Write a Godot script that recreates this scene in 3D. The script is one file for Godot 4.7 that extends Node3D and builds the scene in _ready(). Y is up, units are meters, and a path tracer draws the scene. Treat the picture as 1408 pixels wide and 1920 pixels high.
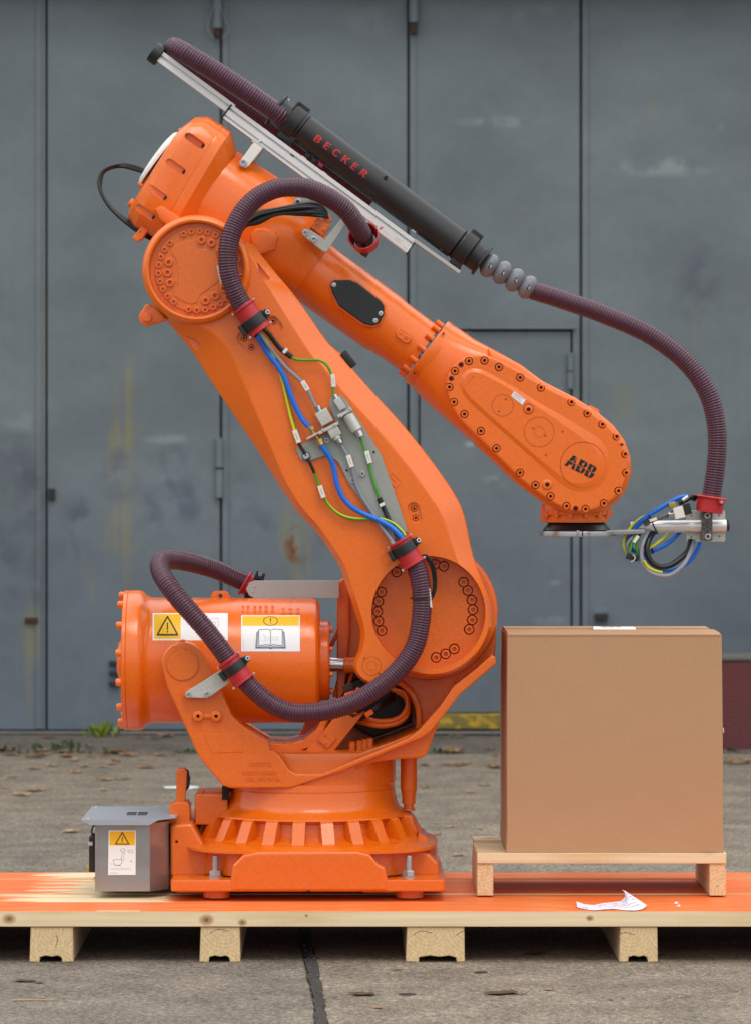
extends Node3D
# A palletised orange robot arm in front of a grey steel gate.  Metres, y up; the robot's turning axis is near x = -0.1, z = 0.

const F := 7590.0      # lens: 7590 photograph pixels per unit tangent
const VX := 650.0      # principal point on the photograph
const VY := 860.0
const EYE := 1.2949    # height of the lens
const DIST := 11.0     # from the lens to the plane z = 0
const U := Vector2(0.803, -0.596)     # direction of the forearm (right and down)

var org := {}          # world origin of every node built
var mats := {}
var rng := RandomNumberGenerator.new()


func _ready() -> void:
	rng.seed = 4711
	var cam := Camera3D.new()
	cam.name = "camera"
	var at := CameraAttributesPhysical.new()
	at.frustum_focal_length = 85.0
	at.frustum_near = 1.0
	at.frustum_far = 400.0
	at.exposure_aperture = 4.2
	at.frustum_focus_distance = 10.6
	cam.attributes = at
	cam.projection = Camera3D.PROJECTION_FRUSTUM
	cam.near = 1.0
	cam.far = 400.0
	cam.size = 1920.0 / F
	cam.frustum_offset = Vector2((704.0 - VX) / F, -(960.0 - VY) / F)
	cam.position = Vector3(0, EYE, DIST)
	add_child(cam)
	cam.current = true

	var env := Environment.new()
	env.background_mode = Environment.BG_SKY
	var sky := Sky.new()
	var sm := ProceduralSkyMaterial.new()
	sm.sky_top_color = Color(0.96, 0.98, 1.0)
	sm.sky_horizon_color = Color(0.60, 0.615, 0.63)
	sm.sky_curve = 0.55
	sm.ground_bottom_color = Color(0.36, 0.34, 0.32)
	sm.ground_horizon_color = Color(0.55, 0.55, 0.54)
	sm.sky_energy_multiplier = 1.3
	sm.sun_angle_max = 1.0
	sky.sky_material = sm
	env.sky = sky
	env.tonemap_mode = Environment.TONE_MAPPER_LINEAR
	env.tonemap_exposure = 1.32
	env.sdfgi_enabled = true
	env.ssao_enabled = true
	env.ssil_enabled = true
	var we := WorldEnvironment.new()
	we.name = "world_environment"
	we.environment = env
	add_child(we)
	var sun := DirectionalLight3D.new()
	sun.name = "sun"
	sun.light_energy = 0.32
	sun.light_angular_distance = 24.0
	sun.light_color = Color(1.0, 0.975, 0.94)
	sun.shadow_enabled = true
	add_child(sun)
	sun.look_at_from_position(Vector3(0.9, 6.0, 3.6), Vector3.ZERO)

	make_materials()
	build_ground()
	build_gate()
	build_platform()
	build_stand_and_box()
	build_robot()
	build_small_things()


# ------------------------------------------------------------------ measuring

func sc(z: float) -> float:
	return (DIST - z) / F


func w(x: float, y: float, z: float) -> Vector3:          # a point measured on the photograph, set at depth z
	var s := (DIST - z) / F
	return Vector3((x - VX) * s, EYE - (y - VY) * s, z)


func gz(y: float, h := 0.0) -> float:                     # depth of a point of a level surface at height h
	return DIST - (EYE - h) * F / (y - VY)


func poly(a: Array, z: float) -> PackedVector2Array:
	var o := PackedVector2Array()
	for p in a:
		var q := w(p[0], p[1], z)
		o.append(Vector2(q.x, q.y))
	return o


func pts3(a: Array) -> PackedVector3Array:
	var o := PackedVector3Array()
	for p in a:
		o.append(w(p[0], p[1], p[2]))
	return o


func zoomed(a: Array, ox: float, oy: float, k: float) -> Array:   # readings off an enlarged detail
	var o := []
	for p in a:
		var q := [ox + p[0] / k, oy + p[1] / k]
		for i in range(2, p.size()):
			q.append(p[i])
		o.append(q)
	return o


static func spline(p: PackedVector3Array, n: int, closed := false) -> PackedVector3Array:
	var o := PackedVector3Array()
	var m := p.size()
	var last := m if closed else m - 1
	for i in last:
		var a := p[(i - 1 + m) % m] if closed or i > 0 else p[0] * 2.0 - p[1]
		var b := p[i]
		var c := p[(i + 1) % m]
		var d := p[(i + 2) % m] if closed or i + 2 < m else c * 2.0 - b
		for k in n:
			var t := float(k) / n
			o.append(0.5 * (2.0 * b + (c - a) * t + (2.0 * a - 5.0 * b + 4.0 * c - d) * t * t + (3.0 * b - a - 3.0 * c + d) * t * t * t))
	if not closed:
		o.append(p[m - 1])
	return o


static func spline2(p: PackedVector2Array, n: int) -> PackedVector2Array:
	var q := PackedVector3Array()
	for a in p:
		q.append(Vector3(a.x, a.y, 0))
	var o := PackedVector2Array()
	for a in spline(q, n, true):
		o.append(Vector2(a.x, a.y))
	return o


static func rounded(p: PackedVector2Array, r: float, n := 4) -> PackedVector2Array:
	var o := PackedVector2Array()
	var m := p.size()
	for i in m:
		var b := p[i]
		var a := (p[(i - 1 + m) % m] - b)
		var c := (p[(i + 1) % m] - b)
		var ang: float = abs(a.angle_to(c))
		if ang > 2.9:
			o.append(b)
			continue
		var cut: float = min(r / tan(ang / 2.0), min(a.length(), c.length()) * 0.45)
		var s := b + a.normalized() * cut
		var e := b + c.normalized() * cut
		for k in n + 1:
			var t := float(k) / n
			o.append(s * (1 - t) * (1 - t) + b * 2.0 * t * (1 - t) + e * t * t)
	return o


static func stadium(a: Vector2, b: Vector2, r: float, n := 10) -> PackedVector2Array:
	var o := PackedVector2Array()
	var d := (b - a).angle()
	for k in n + 1:
		o.append(b + Vector2.from_angle(d - PI / 2 + PI * k / n) * r)
	for k in n + 1:
		o.append(a + Vector2.from_angle(d + PI / 2 + PI * k / n) * r)
	return o


static func circle(c: Vector2, r: float, n := 28, from := 0.0) -> PackedVector2Array:
	var o := PackedVector2Array()
	for k in n:
		o.append(c + Vector2.from_angle(from + TAU * k / n) * r)
	return o


static func ccw(p: PackedVector2Array) -> PackedVector2Array:
	var area := 0.0
	for i in p.size():
		area += p[i].cross(p[(i + 1) % p.size()])
	if area < 0:
		p.reverse()
	return p


static func inset(p: PackedVector2Array, d: PackedFloat32Array) -> PackedVector2Array:   # p counter-clockwise; each corner moves inwards
	var o := PackedVector2Array()
	var m := p.size()
	for i in m:
		var e0 := (p[i] - p[(i - 1 + m) % m]).normalized()
		var e1 := (p[(i + 1) % m] - p[i]).normalized()
		var n := (Vector2(-e0.y, e0.x) + Vector2(-e1.y, e1.x))
		if n.length() < 0.01:
			n = Vector2(-e0.y, e0.x)
		n = n.normalized()
		var k: float = 1.0 / max(0.55, n.dot(Vector2(-e0.y, e0.x)))
		o.append(p[i] + n * d[i] * k)
	return o


# ------------------------------------------------------------------ mesh building

class MB:
	var v := PackedVector3Array()
	var t := PackedVector2Array()
	var T := Transform3D()
	var from := 0

	func begin() -> void:
		from = v.size()

	func close() -> void:          # turn the closed piece begun last so that it faces outwards
		var vol := 0.0
		var c := v[from] if v.size() > from else Vector3.ZERO
		for i in range(from, v.size(), 3):
			vol += (v[i] - c).dot((v[i + 1] - c).cross(v[i + 2] - c))
		if vol < 0:
			for i in range(from, v.size(), 3):
				var s := v[i + 1]
				v[i + 1] = v[i + 2]
				v[i + 2] = s
				var q := t[i + 1]
				t[i + 1] = t[i + 2]
				t[i + 2] = q

	func tri(a: Vector3, b: Vector3, c: Vector3, ua := Vector2.ZERO, ub := Vector2.ZERO, uc := Vector2.ZERO) -> void:
		v.append(T * a)
		v.append(T * b)
		v.append(T * c)
		t.append(ua)
		t.append(ub)
		t.append(uc)

	func quad(a: Vector3, b: Vector3, c: Vector3, d: Vector3) -> void:
		if a.distance_squared_to(b) > 1e-14:
			tri(a, b, c)
		if c.distance_squared_to(d) > 1e-14:
			tri(a, c, d)

	func quad_uv(a: Vector3, b: Vector3, c: Vector3, d: Vector3) -> void:     # a is the picture's upper left, then clockwise round the picture
		tri(a, d, c, Vector2(0, 0), Vector2(0, 1), Vector2(1, 1))
		tri(a, c, b, Vector2(0, 0), Vector2(1, 1), Vector2(1, 0))

	func skin(rows: Array, closed_rows := false) -> void:
		var m: int = rows[0].size()
		for i in rows.size() - (0 if closed_rows else 1):
			var a: PackedVector3Array = rows[i]
			var b: PackedVector3Array = rows[(i + 1) % rows.size()]
			for j in m:
				var k := (j + 1) % m
				quad(a[j], a[k], b[k], b[j])

	func cap(p: PackedVector2Array, z: float, up: bool, twin := PackedVector2Array()) -> void:
		var ids := Geometry2D.triangulate_polygon(p)
		if ids.is_empty() and twin.size() == p.size():
			ids = Geometry2D.triangulate_polygon(twin)
		if ids.is_empty():
			var c := Vector2.ZERO
			for q in p:
				c += q / p.size()
			for i in p.size():
				var a := p[i]
				var b := p[(i + 1) % p.size()]
				if up:
					tri(Vector3(a.x, a.y, z), Vector3(b.x, b.y, z), Vector3(c.x, c.y, z))
				else:
					tri(Vector3(b.x, b.y, z), Vector3(a.x, a.y, z), Vector3(c.x, c.y, z))
			return
		for i in range(0, ids.size(), 3):
			var a := p[ids[i]]
			var b := p[ids[i + 1]]
			var c := p[ids[i + 2]]
			if ((b - a).cross(c - a) > 0) != up:
				var s := b
				b = c
				c = s
			tri(Vector3(a.x, a.y, z), Vector3(b.x, b.y, z), Vector3(c.x, c.y, z))

	func rings(list: Array) -> void:                   # list of [polygon, z], all polygons with the same number of corners
		begin()
		var rows := []
		for r in list:
			var row := PackedVector3Array()
			for q in r[0]:
				row.append(Vector3(q.x, q.y, r[1]))
			rows.append(row)
		skin(rows)
		cap(list[0][0], list[0][1], list[0][1] > list[-1][1], list[1][0])
		cap(list[-1][0], list[-1][1], list[0][1] < list[-1][1], list[1][0])
		close()

	func extrude(p: PackedVector2Array, front: float, back: float, bevel := 0.0, steps := 2, back_bevel := true) -> void:
		p = ccw_of(p)
		var list := []
		if bevel <= 0.0:
			rings([[p, back], [p, front]])
			return
		var d := PackedFloat32Array()
		d.resize(p.size())
		if back_bevel:
			d.fill(bevel * 0.7)
			list.append([inset_of(p, d), back])
			list.append([p, back + bevel * 0.7])
		else:
			list.append([p, back])
		for k in steps + 1:
			var a := PI / 2 * k / steps
			d.fill(bevel * (1.0 - cos(a)))
			list.append([inset_of(p, d) if k else p, front - bevel * (1.0 - sin(a))])
		rings(list)

	static func ccw_of(p: PackedVector2Array) -> PackedVector2Array:
		var area := 0.0
		for i in p.size():
			area += p[i].cross(p[(i + 1) % p.size()])
		if area < 0:
			p.reverse()
		return p

	static func inset_of(p: PackedVector2Array, d: PackedFloat32Array) -> PackedVector2Array:
		var o := PackedVector2Array()
		var m := p.size()
		for i in m:
			var e0 := (p[i] - p[(i - 1 + m) % m]).normalized()
			var e1 := (p[(i + 1) % m] - p[i]).normalized()
			var n := (Vector2(-e0.y, e0.x) + Vector2(-e1.y, e1.x))
			if n.length() < 0.01:
				n = Vector2(-e0.y, e0.x)
			n = n.normalized()
			var k: float = 1.0 / max(0.55, n.dot(Vector2(-e0.y, e0.x)))
			o.append(p[i] + n * d[i] * k)
		return o

	func box(c: Vector3, s: Vector3, bevel := 0.0) -> void:
		var p := PackedVector2Array([Vector2(c.x - s.x / 2, c.y - s.y / 2), Vector2(c.x + s.x / 2, c.y - s.y / 2), Vector2(c.x + s.x / 2, c.y + s.y / 2), Vector2(c.x - s.x / 2, c.y + s.y / 2)])
		extrude(p, c.z + s.z / 2, c.z - s.z / 2, bevel, 2)

	func lathe(o: Vector3, axis: Vector3, prof: Array, segs := 28) -> void:       # prof: [distance along the axis, radius]
		begin()
		var up := Vector3.UP if absf(axis.normalized().y) < 0.9 else Vector3.RIGHT
		var e := axis.normalized().cross(up).normalized()
		var f := axis.normalized().cross(e).normalized()
		var rows := []
		for q in prof:
			var row := PackedVector3Array()
			for k in segs:
				var a := TAU * k / segs
				row.append(o + axis.normalized() * float(q[0]) + (e * cos(a) + f * sin(a)) * float(q[1]))
			rows.append(row)
		skin(rows)
		for end in [0, -1]:
			if prof[end][1] > 1e-6:
				var c: Vector3 = o + axis.normalized() * float(prof[end][0])
				for k in segs:
					if end == 0:
						tri(rows[0][(k + 1) % segs], rows[0][k], c)
					else:
						tri(rows[-1][k], rows[-1][(k + 1) % segs], c)
		close()

	func rod(a: Vector3, b: Vector3, r: float, bevel := 0.0, segs := 20) -> void:
		var l := a.distance_to(b)
		if bevel > 0:
			lathe(a, b - a, [[0, r - bevel], [bevel, r], [l - bevel, r], [l, r - bevel]], segs)
		else:
			lathe(a, b - a, [[0, r], [l, r]], segs)

	func loft(rows: Array) -> void:
		begin()
		skin(rows)
		for end in [0, -1]:
			var row: PackedVector3Array = rows[end]
			var c := Vector3.ZERO
			for q in row:
				c += q / row.size()
			for k in row.size():
				if end == 0:
					tri(row[(k + 1) % row.size()], row[k], c)
				else:
					tri(row[k], row[(k + 1) % row.size()], c)
		close()

	func sphere(c: Vector3, r: float, squash := 1.0, axis := Vector3.UP, segs := 20) -> void:
		var prof := []
		for k in 13:
			var a := PI * k / 12.0
			prof.append([-cos(a) * r * squash, maxf(sin(a) * r, 0.0)])
		lathe(c, axis, prof, segs)

	func normals(deg: float) -> PackedVector3Array:
		var n := v.size()
		var fn := PackedVector3Array()
		fn.resize(n / 3)
		var wt := PackedFloat32Array()
		wt.resize(n / 3)
		var ids := {}
		var lists: Array[PackedInt32Array] = []
		var at := PackedInt32Array()
		at.resize(n)
		for i in n:
			if i % 3 == 0:
				var c := (v[i + 1] - v[i]).cross(v[i + 2] - v[i])
				wt[i / 3] = c.length()
				fn[i / 3] = c.normalized()
			var q := v[i]
			var key := Vector3i(roundi(q.x * 20000.0), roundi(q.y * 20000.0), roundi(q.z * 20000.0))
			var id: int = ids.get(key, -1)
			if id < 0:
				id = lists.size()
				ids[key] = id
				lists.append(PackedInt32Array())
			lists[id].append(i / 3)
			at[i] = id
		var lim := cos(deg_to_rad(deg))
		var out := PackedVector3Array()
		out.resize(n)
		for i in n:
			var own := fn[i / 3]
			var sum := Vector3.ZERO
			for f in lists[at[i]]:
				if fn[f].dot(own) > lim:
					sum += fn[f] * wt[f]
			out[i] = sum.normalized() if sum.length_squared() > 1e-30 else own
		return out


func to_mesh(b: MB, deg: float, shift: Vector3, split := Vector3.ZERO) -> ArrayMesh:
	var n := b.normals(deg)
	var parts := [[PackedVector3Array(), PackedVector3Array(), PackedVector2Array()], [PackedVector3Array(), PackedVector3Array(), PackedVector2Array()]]
	for i in range(0, b.v.size(), 3):
		var which := 0
		if split != Vector3.ZERO:
			var fnv := (b.v[i + 1] - b.v[i]).cross(b.v[i + 2] - b.v[i]).normalized()
			which = 1 if absf(fnv.dot(split)) > 0.7 else 0
		var s: Array = parts[which]
		for k in [0, 2, 1]:                        # Godot's front faces run clockwise
			s[0].append(b.v[i + k] - shift)
			s[1].append(n[i + k])
			s[2].append(b.t[i + k])
	var m := ArrayMesh.new()
	for s in parts:
		if s[0].size():
			var a := []
			a.resize(Mesh.ARRAY_MAX)
			a[Mesh.ARRAY_VERTEX] = s[0]
			a[Mesh.ARRAY_NORMAL] = s[1]
			a[Mesh.ARRAY_TEX_UV] = s[2]
			m.add_surface_from_arrays(Mesh.PRIMITIVE_TRIANGLES, a)
	return m


func middle(v: PackedVector3Array) -> Vector3:
	if v.is_empty():
		return Vector3.ZERO
	var lo := v[0]
	var hi := v[0]
	for q in v:
		lo = lo.min(q)
		hi = hi.max(q)
	return (lo + hi) / 2.0


func base_of(n: Node) -> Vector3:
	return org.get(n, Vector3.ZERO)


func hold(called: String, m: Mesh, mat: Material, parent: Node, where: Vector3, turn := Basis()) -> MeshInstance3D:
	var o := MeshInstance3D.new()
	o.name = called
	o.mesh = m
	if mat:
		o.material_override = mat
	o.transform = Transform3D(turn, where - base_of(parent))
	parent.add_child(o, true)
	org[o] = where
	return o


func part(called: String, b: MB, mat: Material, parent: Node = self, deg := 40.0) -> MeshInstance3D:
	var c := middle(b.v)
	return hold(called, to_mesh(b, deg, c), mat, parent, c)


func thing(called: String, where: Vector3, label: String, category: String, group := "") -> Node3D:
	var o := Node3D.new()
	o.name = called
	o.position = where
	add_child(o, true)
	org[o] = where
	tag(o, label, category, group)
	return o


func tag(o: Node, label: String, category: String, group := "", kind := "") -> Node:
	if label:
		o.set_meta("label", label)
	if category:
		o.set_meta("category", category)
	if group:
		o.set_meta("group", group)
	if kind:
		o.set_meta("kind", kind)
	return o


func cut(b: MB, tools: Array) -> MB:                # b less every tool
	var box := CSGCombiner3D.new()
	box.name = "cutting"
	add_child(box)
	var list := [b] + tools
	for i in list.size():
		var c := CSGMesh3D.new()
		c.mesh = to_mesh(list[i], 1.0, Vector3.ZERO)
		c.operation = CSGShape3D.OPERATION_UNION if i == 0 else CSGShape3D.OPERATION_SUBTRACTION
		box.add_child(c)
	box._update_shape()
	var m := box.bake_static_mesh()
	var o := MB.new()
	if m and m.get_surface_count():
		for s in m.get_surface_count():
			var a := m.surface_get_arrays(s)
			var vv: PackedVector3Array = a[Mesh.ARRAY_VERTEX]
			var ix: PackedInt32Array = a[Mesh.ARRAY_INDEX] if a[Mesh.ARRAY_INDEX] != null else PackedInt32Array(range(vv.size()))
			for i in range(0, ix.size(), 3):
				var p := vv[ix[i]]
				var q := vv[ix[i + 1]]
				var r := vv[ix[i + 2]]
				if (q - p).cross(r - p).length_squared() > 1e-18:
					o.tri(p, q, r)
		o.begin()
		o.from = 0
		o.close()
	else:
		print("cut failed")
		o = b
	remove_child(box)
	box.free()
	return o


# tubes: smooth indexed grids

func frames(p: PackedVector3Array) -> Array:
	var out := []
	var n := Vector3.ZERO
	for i in p.size():
		var d := (p[mini(i + 1, p.size() - 1)] - p[maxi(i - 1, 0)]).normalized()
		if n == Vector3.ZERO:
			n = d.cross(Vector3(0.3, 0.2, 1)).normalized()
		n = (n - d * n.dot(d)).normalized()
		out.append([d, n, d.cross(n)])
	return out


func resample(p: PackedVector3Array, step: float) -> PackedVector3Array:
	var total := 0.0
	for i in p.size() - 1:
		total += p[i].distance_to(p[i + 1])
	var count := maxi(2, roundi(total / step))
	var st := total / count
	var o := PackedVector3Array([p[0]])
	var run := 0.0
	var next := st
	for i in p.size() - 1:
		var l := p[i].distance_to(p[i + 1])
		while next <= run + l + 1e-9 and o.size() < count:
			o.append(p[i].lerp(p[i + 1], (next - run) / l))
			next += st
		run += l
	o.append(p[-1])
	return o


func tube_mesh(p: PackedVector3Array, r: PackedFloat32Array, segs: int, shift: Vector3) -> ArrayMesh:
	var fr := frames(p)
	var n := p.size()
	var vv := PackedVector3Array()
	var nn := PackedVector3Array()
	var tt := PackedVector2Array()
	var ix := PackedInt32Array()
	for i in n:
		var d: Vector3 = fr[i][0]
		var slope := (r[mini(i + 1, n - 1)] - r[maxi(i - 1, 0)]) / maxf(1e-6, p[mini(i + 1, n - 1)].distance_to(p[maxi(i - 1, 0)]))
		for k in segs:
			var a := TAU * k / segs
			var rad: Vector3 = fr[i][1] * cos(a) + fr[i][2] * sin(a)
			vv.append(p[i] + rad * r[i] - shift)
			nn.append((rad - d * slope).normalized())
			tt.append(Vector2(float(i) / n, float(k) / segs))
	for i in n - 1:
		for k in segs:
			var a := i * segs + k
			var b := i * segs + (k + 1) % segs
			ix.append_array([a, a + segs, b, b, a + segs, b + segs])
	for e in [0, n - 1]:
		var c := vv.size()
		vv.append(p[e] - shift)
		nn.append(fr[e][0] * (-1.0 if e == 0 else 1.0))
		tt.append(Vector2.ZERO)
		for k in segs:
			var a: int = e * segs + k
			var b: int = e * segs + (k + 1) % segs
			if e == 0:
				ix.append_array([c, a, b])
			else:
				ix.append_array([c, b, a])
	var arr := []
	arr.resize(Mesh.ARRAY_MAX)
	arr[Mesh.ARRAY_VERTEX] = vv
	arr[Mesh.ARRAY_NORMAL] = nn
	arr[Mesh.ARRAY_TEX_UV] = tt
	arr[Mesh.ARRAY_INDEX] = ix
	var m := ArrayMesh.new()
	m.add_surface_from_arrays(Mesh.PRIMITIVE_TRIANGLES, arr)
	return m


func cable(called: String, a: Array, rpx: float, mat: Material, parent: Node, segs := 10) -> MeshInstance3D:
	var p := spline(pts3(a), 8)
	var r := PackedFloat32Array()
	r.resize(p.size())
	r.fill(rpx * 0.001424)
	var c := middle(p)
	return hold(called, tube_mesh(p, r, segs, c), mat, parent, c)


func hose(called: String, a: Array, rpx: float, parent: Node, pitch := 0.0072) -> MeshInstance3D:
	var p := resample(spline(pts3(a), 16), pitch / 6.0)
	var r := PackedFloat32Array()
	var big := rpx * 0.001424
	var small := big - 0.0028
	var jig := 0.0
	for i in p.size():
		var k := i % 6
		if k == 0:
			jig = rng.randf_range(-0.00035, 0.00035)
		r.append([big - 0.0007, big, big, big, big - 0.0007, small][k] + jig)
	var c := middle(p)
	return hold(called, tube_mesh(p, r, 22, c), mats.hose, parent, c)


var screws := {}

func screw_mesh(kind: String) -> ArrayMesh:       # unit radius, along +z, its foot at z = 0
	if screws.has(kind):
		return screws[kind]
	var b := MB.new()
	if kind == "hex":
		b.extrude(circle(Vector2.ZERO, 1.0, 6, 0.3), 0.7, 0.0, 0.08, 1)
		b.lathe(Vector3.ZERO, Vector3.BACK, [[0.0, 1.15], [0.12, 1.15], [0.15, 1.1]], 20)
	else:
		var segs := 24
		var prof := [[-1.8, 0.7, false], [0.0, 0.7, false], [0.0, 1.0, false], [0.72, 1.0, false], [0.86, 0.87, false], [0.86, 0.56, true], [-0.1, 0.52, true]]
		if kind == "low":
			prof = [[0.0, 1.0, false], [0.25, 1.0, false], [0.42, 0.82, false], [0.46, 0.48, true], [0.12, 0.44, true]]
		var rows := []
		for q in prof:
			var row := PackedVector3Array()
			for k in segs:
				var a := TAU * k / segs
				var rr: float = q[1]
				if q[2]:
					rr = rr * 0.9 / cos(fposmod(a, PI / 3) - PI / 6)
				row.append(Vector3(cos(a) * rr, sin(a) * rr, q[0]))
			rows.append(row)
		b.begin()
		b.skin(rows)
		for k in segs:
			b.tri(rows[0][(k + 1) % segs], rows[0][k], Vector3(0, 0, prof[0][0]))
			b.tri(rows[-1][k], rows[-1][(k + 1) % segs], Vector3(0, 0, prof[-1][0]))
		b.close()
	screws[kind] = to_mesh(b, 35.0, Vector3.ZERO)
	return screws[kind]


func screw(where: Vector3, r: float, mat: Material, parent: Node, kind := "socket", axis := Vector3.BACK, called := "bolt") -> MeshInstance3D:
	var z := axis.normalized()
	var x := Vector3.UP.cross(z)
	if x.length() < 0.1:
		x = Vector3.RIGHT
	x = x.normalized()
	var y := z.cross(x)
	var turn := Basis(x, y, z).rotated(z, fposmod(where.x * 61.0 + where.y * 37.0, TAU)).scaled(Vector3.ONE * r)
	return hold(called, screw_mesh(kind), mat, parent, where, turn)


func letters(s: String, where: Vector3, size: float, angle: float, mat: Material, parent: Node, depth := 0.0012, bold := false, called := "lettering") -> MeshInstance3D:
	var tm := TextMesh.new()
	tm.text = s
	var f := SystemFont.new()
	f.font_names = PackedStringArray(["Droid Sans"])
	f.font_weight = 700 if bold else 400
	tm.font = f
	tm.font_size = 32
	tm.pixel_size = size / 23.0          # size: height of a capital
	tm.depth = depth
	tm.curve_step = 4.0
	return hold(called, tm, mat, parent, where, Basis(Vector3.BACK, angle))


# ------------------------------------------------------------------ materials

func noise_bytes(n: int, s: int, freq: float, oct := 3, kind := FastNoiseLite.TYPE_SIMPLEX_SMOOTH) -> PackedByteArray:
	var f := FastNoiseLite.new()
	f.seed = s
	f.frequency = freq
	f.fractal_octaves = oct
	f.noise_type = kind
	var im := f.get_seamless_image(n, n)
	im.convert(Image.FORMAT_L8)
	return im.get_data()


func relief(n: int, s: int, freq: float, strength: float, oct := 3) -> ImageTexture:
	var im := Image.create_from_data(n, n, false, Image.FORMAT_L8, noise_bytes(n, s, freq, oct))
	im.convert(Image.FORMAT_RGBA8)
	im.bump_map_to_normal_map(strength)
	return ImageTexture.create_from_image(im)


func flat(called: String, c: Color, rough: float, metal := 0.0) -> StandardMaterial3D:
	var m := StandardMaterial3D.new()
	m.resource_name = called
	m.albedo_color = c
	m.roughness = rough
	m.metallic = metal
	mats[called] = m
	return m


func textured(called: String, im: Image, rough: float) -> StandardMaterial3D:
	var m := flat(called, Color.WHITE, rough)
	m.albedo_texture = ImageTexture.create_from_image(im)
	return m


func bumpy(m: StandardMaterial3D, tex: Texture2D, size: float, amount: float) -> void:
	m.normal_enabled = true
	m.normal_texture = tex
	m.normal_scale = amount
	m.uv1_triplanar = true
	m.uv1_world_triplanar = true
	m.uv1_scale = Vector3.ONE / size


func make_materials() -> void:
	var peel := relief(512, 5, 0.035, 3.0, 3)
	var grain := relief(512, 9, 0.09, 4.0, 4)
	var dented := relief(256, 12, 0.012, 6.0, 2)
	# uneven gloss and a thin film of dust and rubs
	var ga := noise_bytes(512, 81, 0.010, 4)
	var gb := noise_bytes(512, 82, 0.12, 3)
	var gs := PackedByteArray()
	gs.resize(512 * 512)
	var ds := PackedByteArray()
	ds.resize(512 * 512 * 3)
	for i in 512 * 512:
		gs[i] = clampi(int(88.0 + 70.0 * (ga[i] / 255.0 - 0.5) + 26.0 * (gb[i] / 255.0 - 0.5)), 40, 200)
		var k := 243.0 + 15.0 * (ga[(i * 3 + 977) % 262144] / 255.0 - 0.5) + 10.0 * (gb[i] / 255.0 - 0.5)
		ds[i * 3] = clampi(int(k), 0, 255)
		ds[i * 3 + 1] = clampi(int(k + 3.0), 0, 255)
		ds[i * 3 + 2] = clampi(int(k + 6.0), 0, 255)
	var sheen := ImageTexture.create_from_image(Image.create_from_data(512, 512, false, Image.FORMAT_L8, gs))
	var dust := ImageTexture.create_from_image(Image.create_from_data(512, 512, false, Image.FORMAT_RGB8, ds))
	var o := flat("orange", Color(0.945, 0.43, 0.04), 0.95)
	bumpy(o, peel, 0.16, 0.22)
	o.roughness_texture = sheen
	o.albedo_texture = dust
	o.clearcoat_enabled = true
	o.clearcoat = 0.3
	o.clearcoat_roughness = 0.16
	var oc := flat("cast_orange", Color(0.90, 0.412, 0.04), 0.95)
	bumpy(oc, grain, 0.22, 0.26)
	oc.roughness_texture = sheen
	oc.albedo_texture = dust
	oc.clearcoat_enabled = true
	oc.clearcoat = 0.3
	oc.clearcoat_roughness = 0.14
	flat("fresh_orange", Color(0.93, 0.36, 0.07), 0.45)
	var ho := flat("hose", Color(0.31, 0.155, 0.22), 0.30)
	ho.albedo_texture = dust
	ho.uv1_scale = Vector3(3, 1, 1)
	var red := flat("red_plastic", Color(0.70, 0.13, 0.15), 0.42)
	bumpy(red, grain, 0.2, 0.25)
	var bl := flat("black_plastic", Color(0.09, 0.09, 0.095), 0.42)
	bumpy(bl, grain, 0.2, 0.1)
	flat("black_tube", Color(0.125, 0.12, 0.12), 0.40)
	flat("rubber", Color(0.07, 0.07, 0.07), 0.6)
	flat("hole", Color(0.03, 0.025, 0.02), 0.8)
	flat("aluminium", Color(0.86, 0.85, 0.84), 0.36, 0.4)
	flat("rail_groove", Color(0.42, 0.42, 0.42), 0.5, 0.5)
	var zi := flat("zinc", Color(0.74, 0.74, 0.71), 0.42, 0.4)
	bumpy(zi, grain, 0.3, 0.2)
	flat("brushed", Color(0.72, 0.70, 0.68), 0.4, 0.5)
	var gr := flat("grey_plate", Color(0.60, 0.61, 0.58), 0.5, 0.35)
	bumpy(gr, grain, 0.3, 0.15)
	flat("steel", Color(0.74, 0.74, 0.75), 0.22, 1.0)
	flat("bolt_steel", Color(0.72, 0.73, 0.75), 0.3, 0.6)
	flat("brass", Color(0.72, 0.60, 0.36), 0.35, 0.9)
	flat("grey_ball", Color(0.42, 0.42, 0.44), 0.4)
	flat("grey_cable", Color(0.52, 0.53, 0.57), 0.45)
	flat("blue_cable", Color(0.02, 0.40, 0.80), 0.38)
	flat("green_cable", Color(0.24, 0.58, 0.12), 0.42)
	flat("yellow_cable", Color(0.80, 0.80, 0.06), 0.42)
	flat("black_cable", Color(0.055, 0.055, 0.06), 0.38)
	flat("white_plastic", Color(0.86, 0.85, 0.82), 0.45)
	flat("cream_plastic", Color(0.88, 0.86, 0.83), 0.4)
	flat("red_print", Color(0.72, 0.14, 0.13), 0.5)
	flat("black_print", Color(0.05, 0.05, 0.05), 0.5)
	flat("grey_clamp", Color(0.40, 0.39, 0.38), 0.5, 0.3)
	var sh := flat("sheet_steel", Color(0.645, 0.645, 0.645), 0.26, 0.75)
	bumpy(sh, dented, 0.5, 0.12)
	flat("lid_steel", Color(0.62, 0.645, 0.68), 0.40, 0.25)
	flat("tape", Color(0.88, 0.88, 0.88), 0.55)
	flat("crumb", Color(0.40, 0.385, 0.36), 0.9)
	var ma := flat("maroon", Color(0.36, 0.16, 0.17), 0.75)
	bumpy(ma, grain, 0.6, 0.6)
	flat("plinth_top", Color(0.36, 0.35, 0.34), 0.85)
	flat("dark_iron", Color(0.13, 0.12, 0.11), 0.7)
	flat("rusty", Color(0.24, 0.15, 0.10), 0.85)
	flat("gap_dark", Color(0.20, 0.21, 0.22), 0.9)
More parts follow.
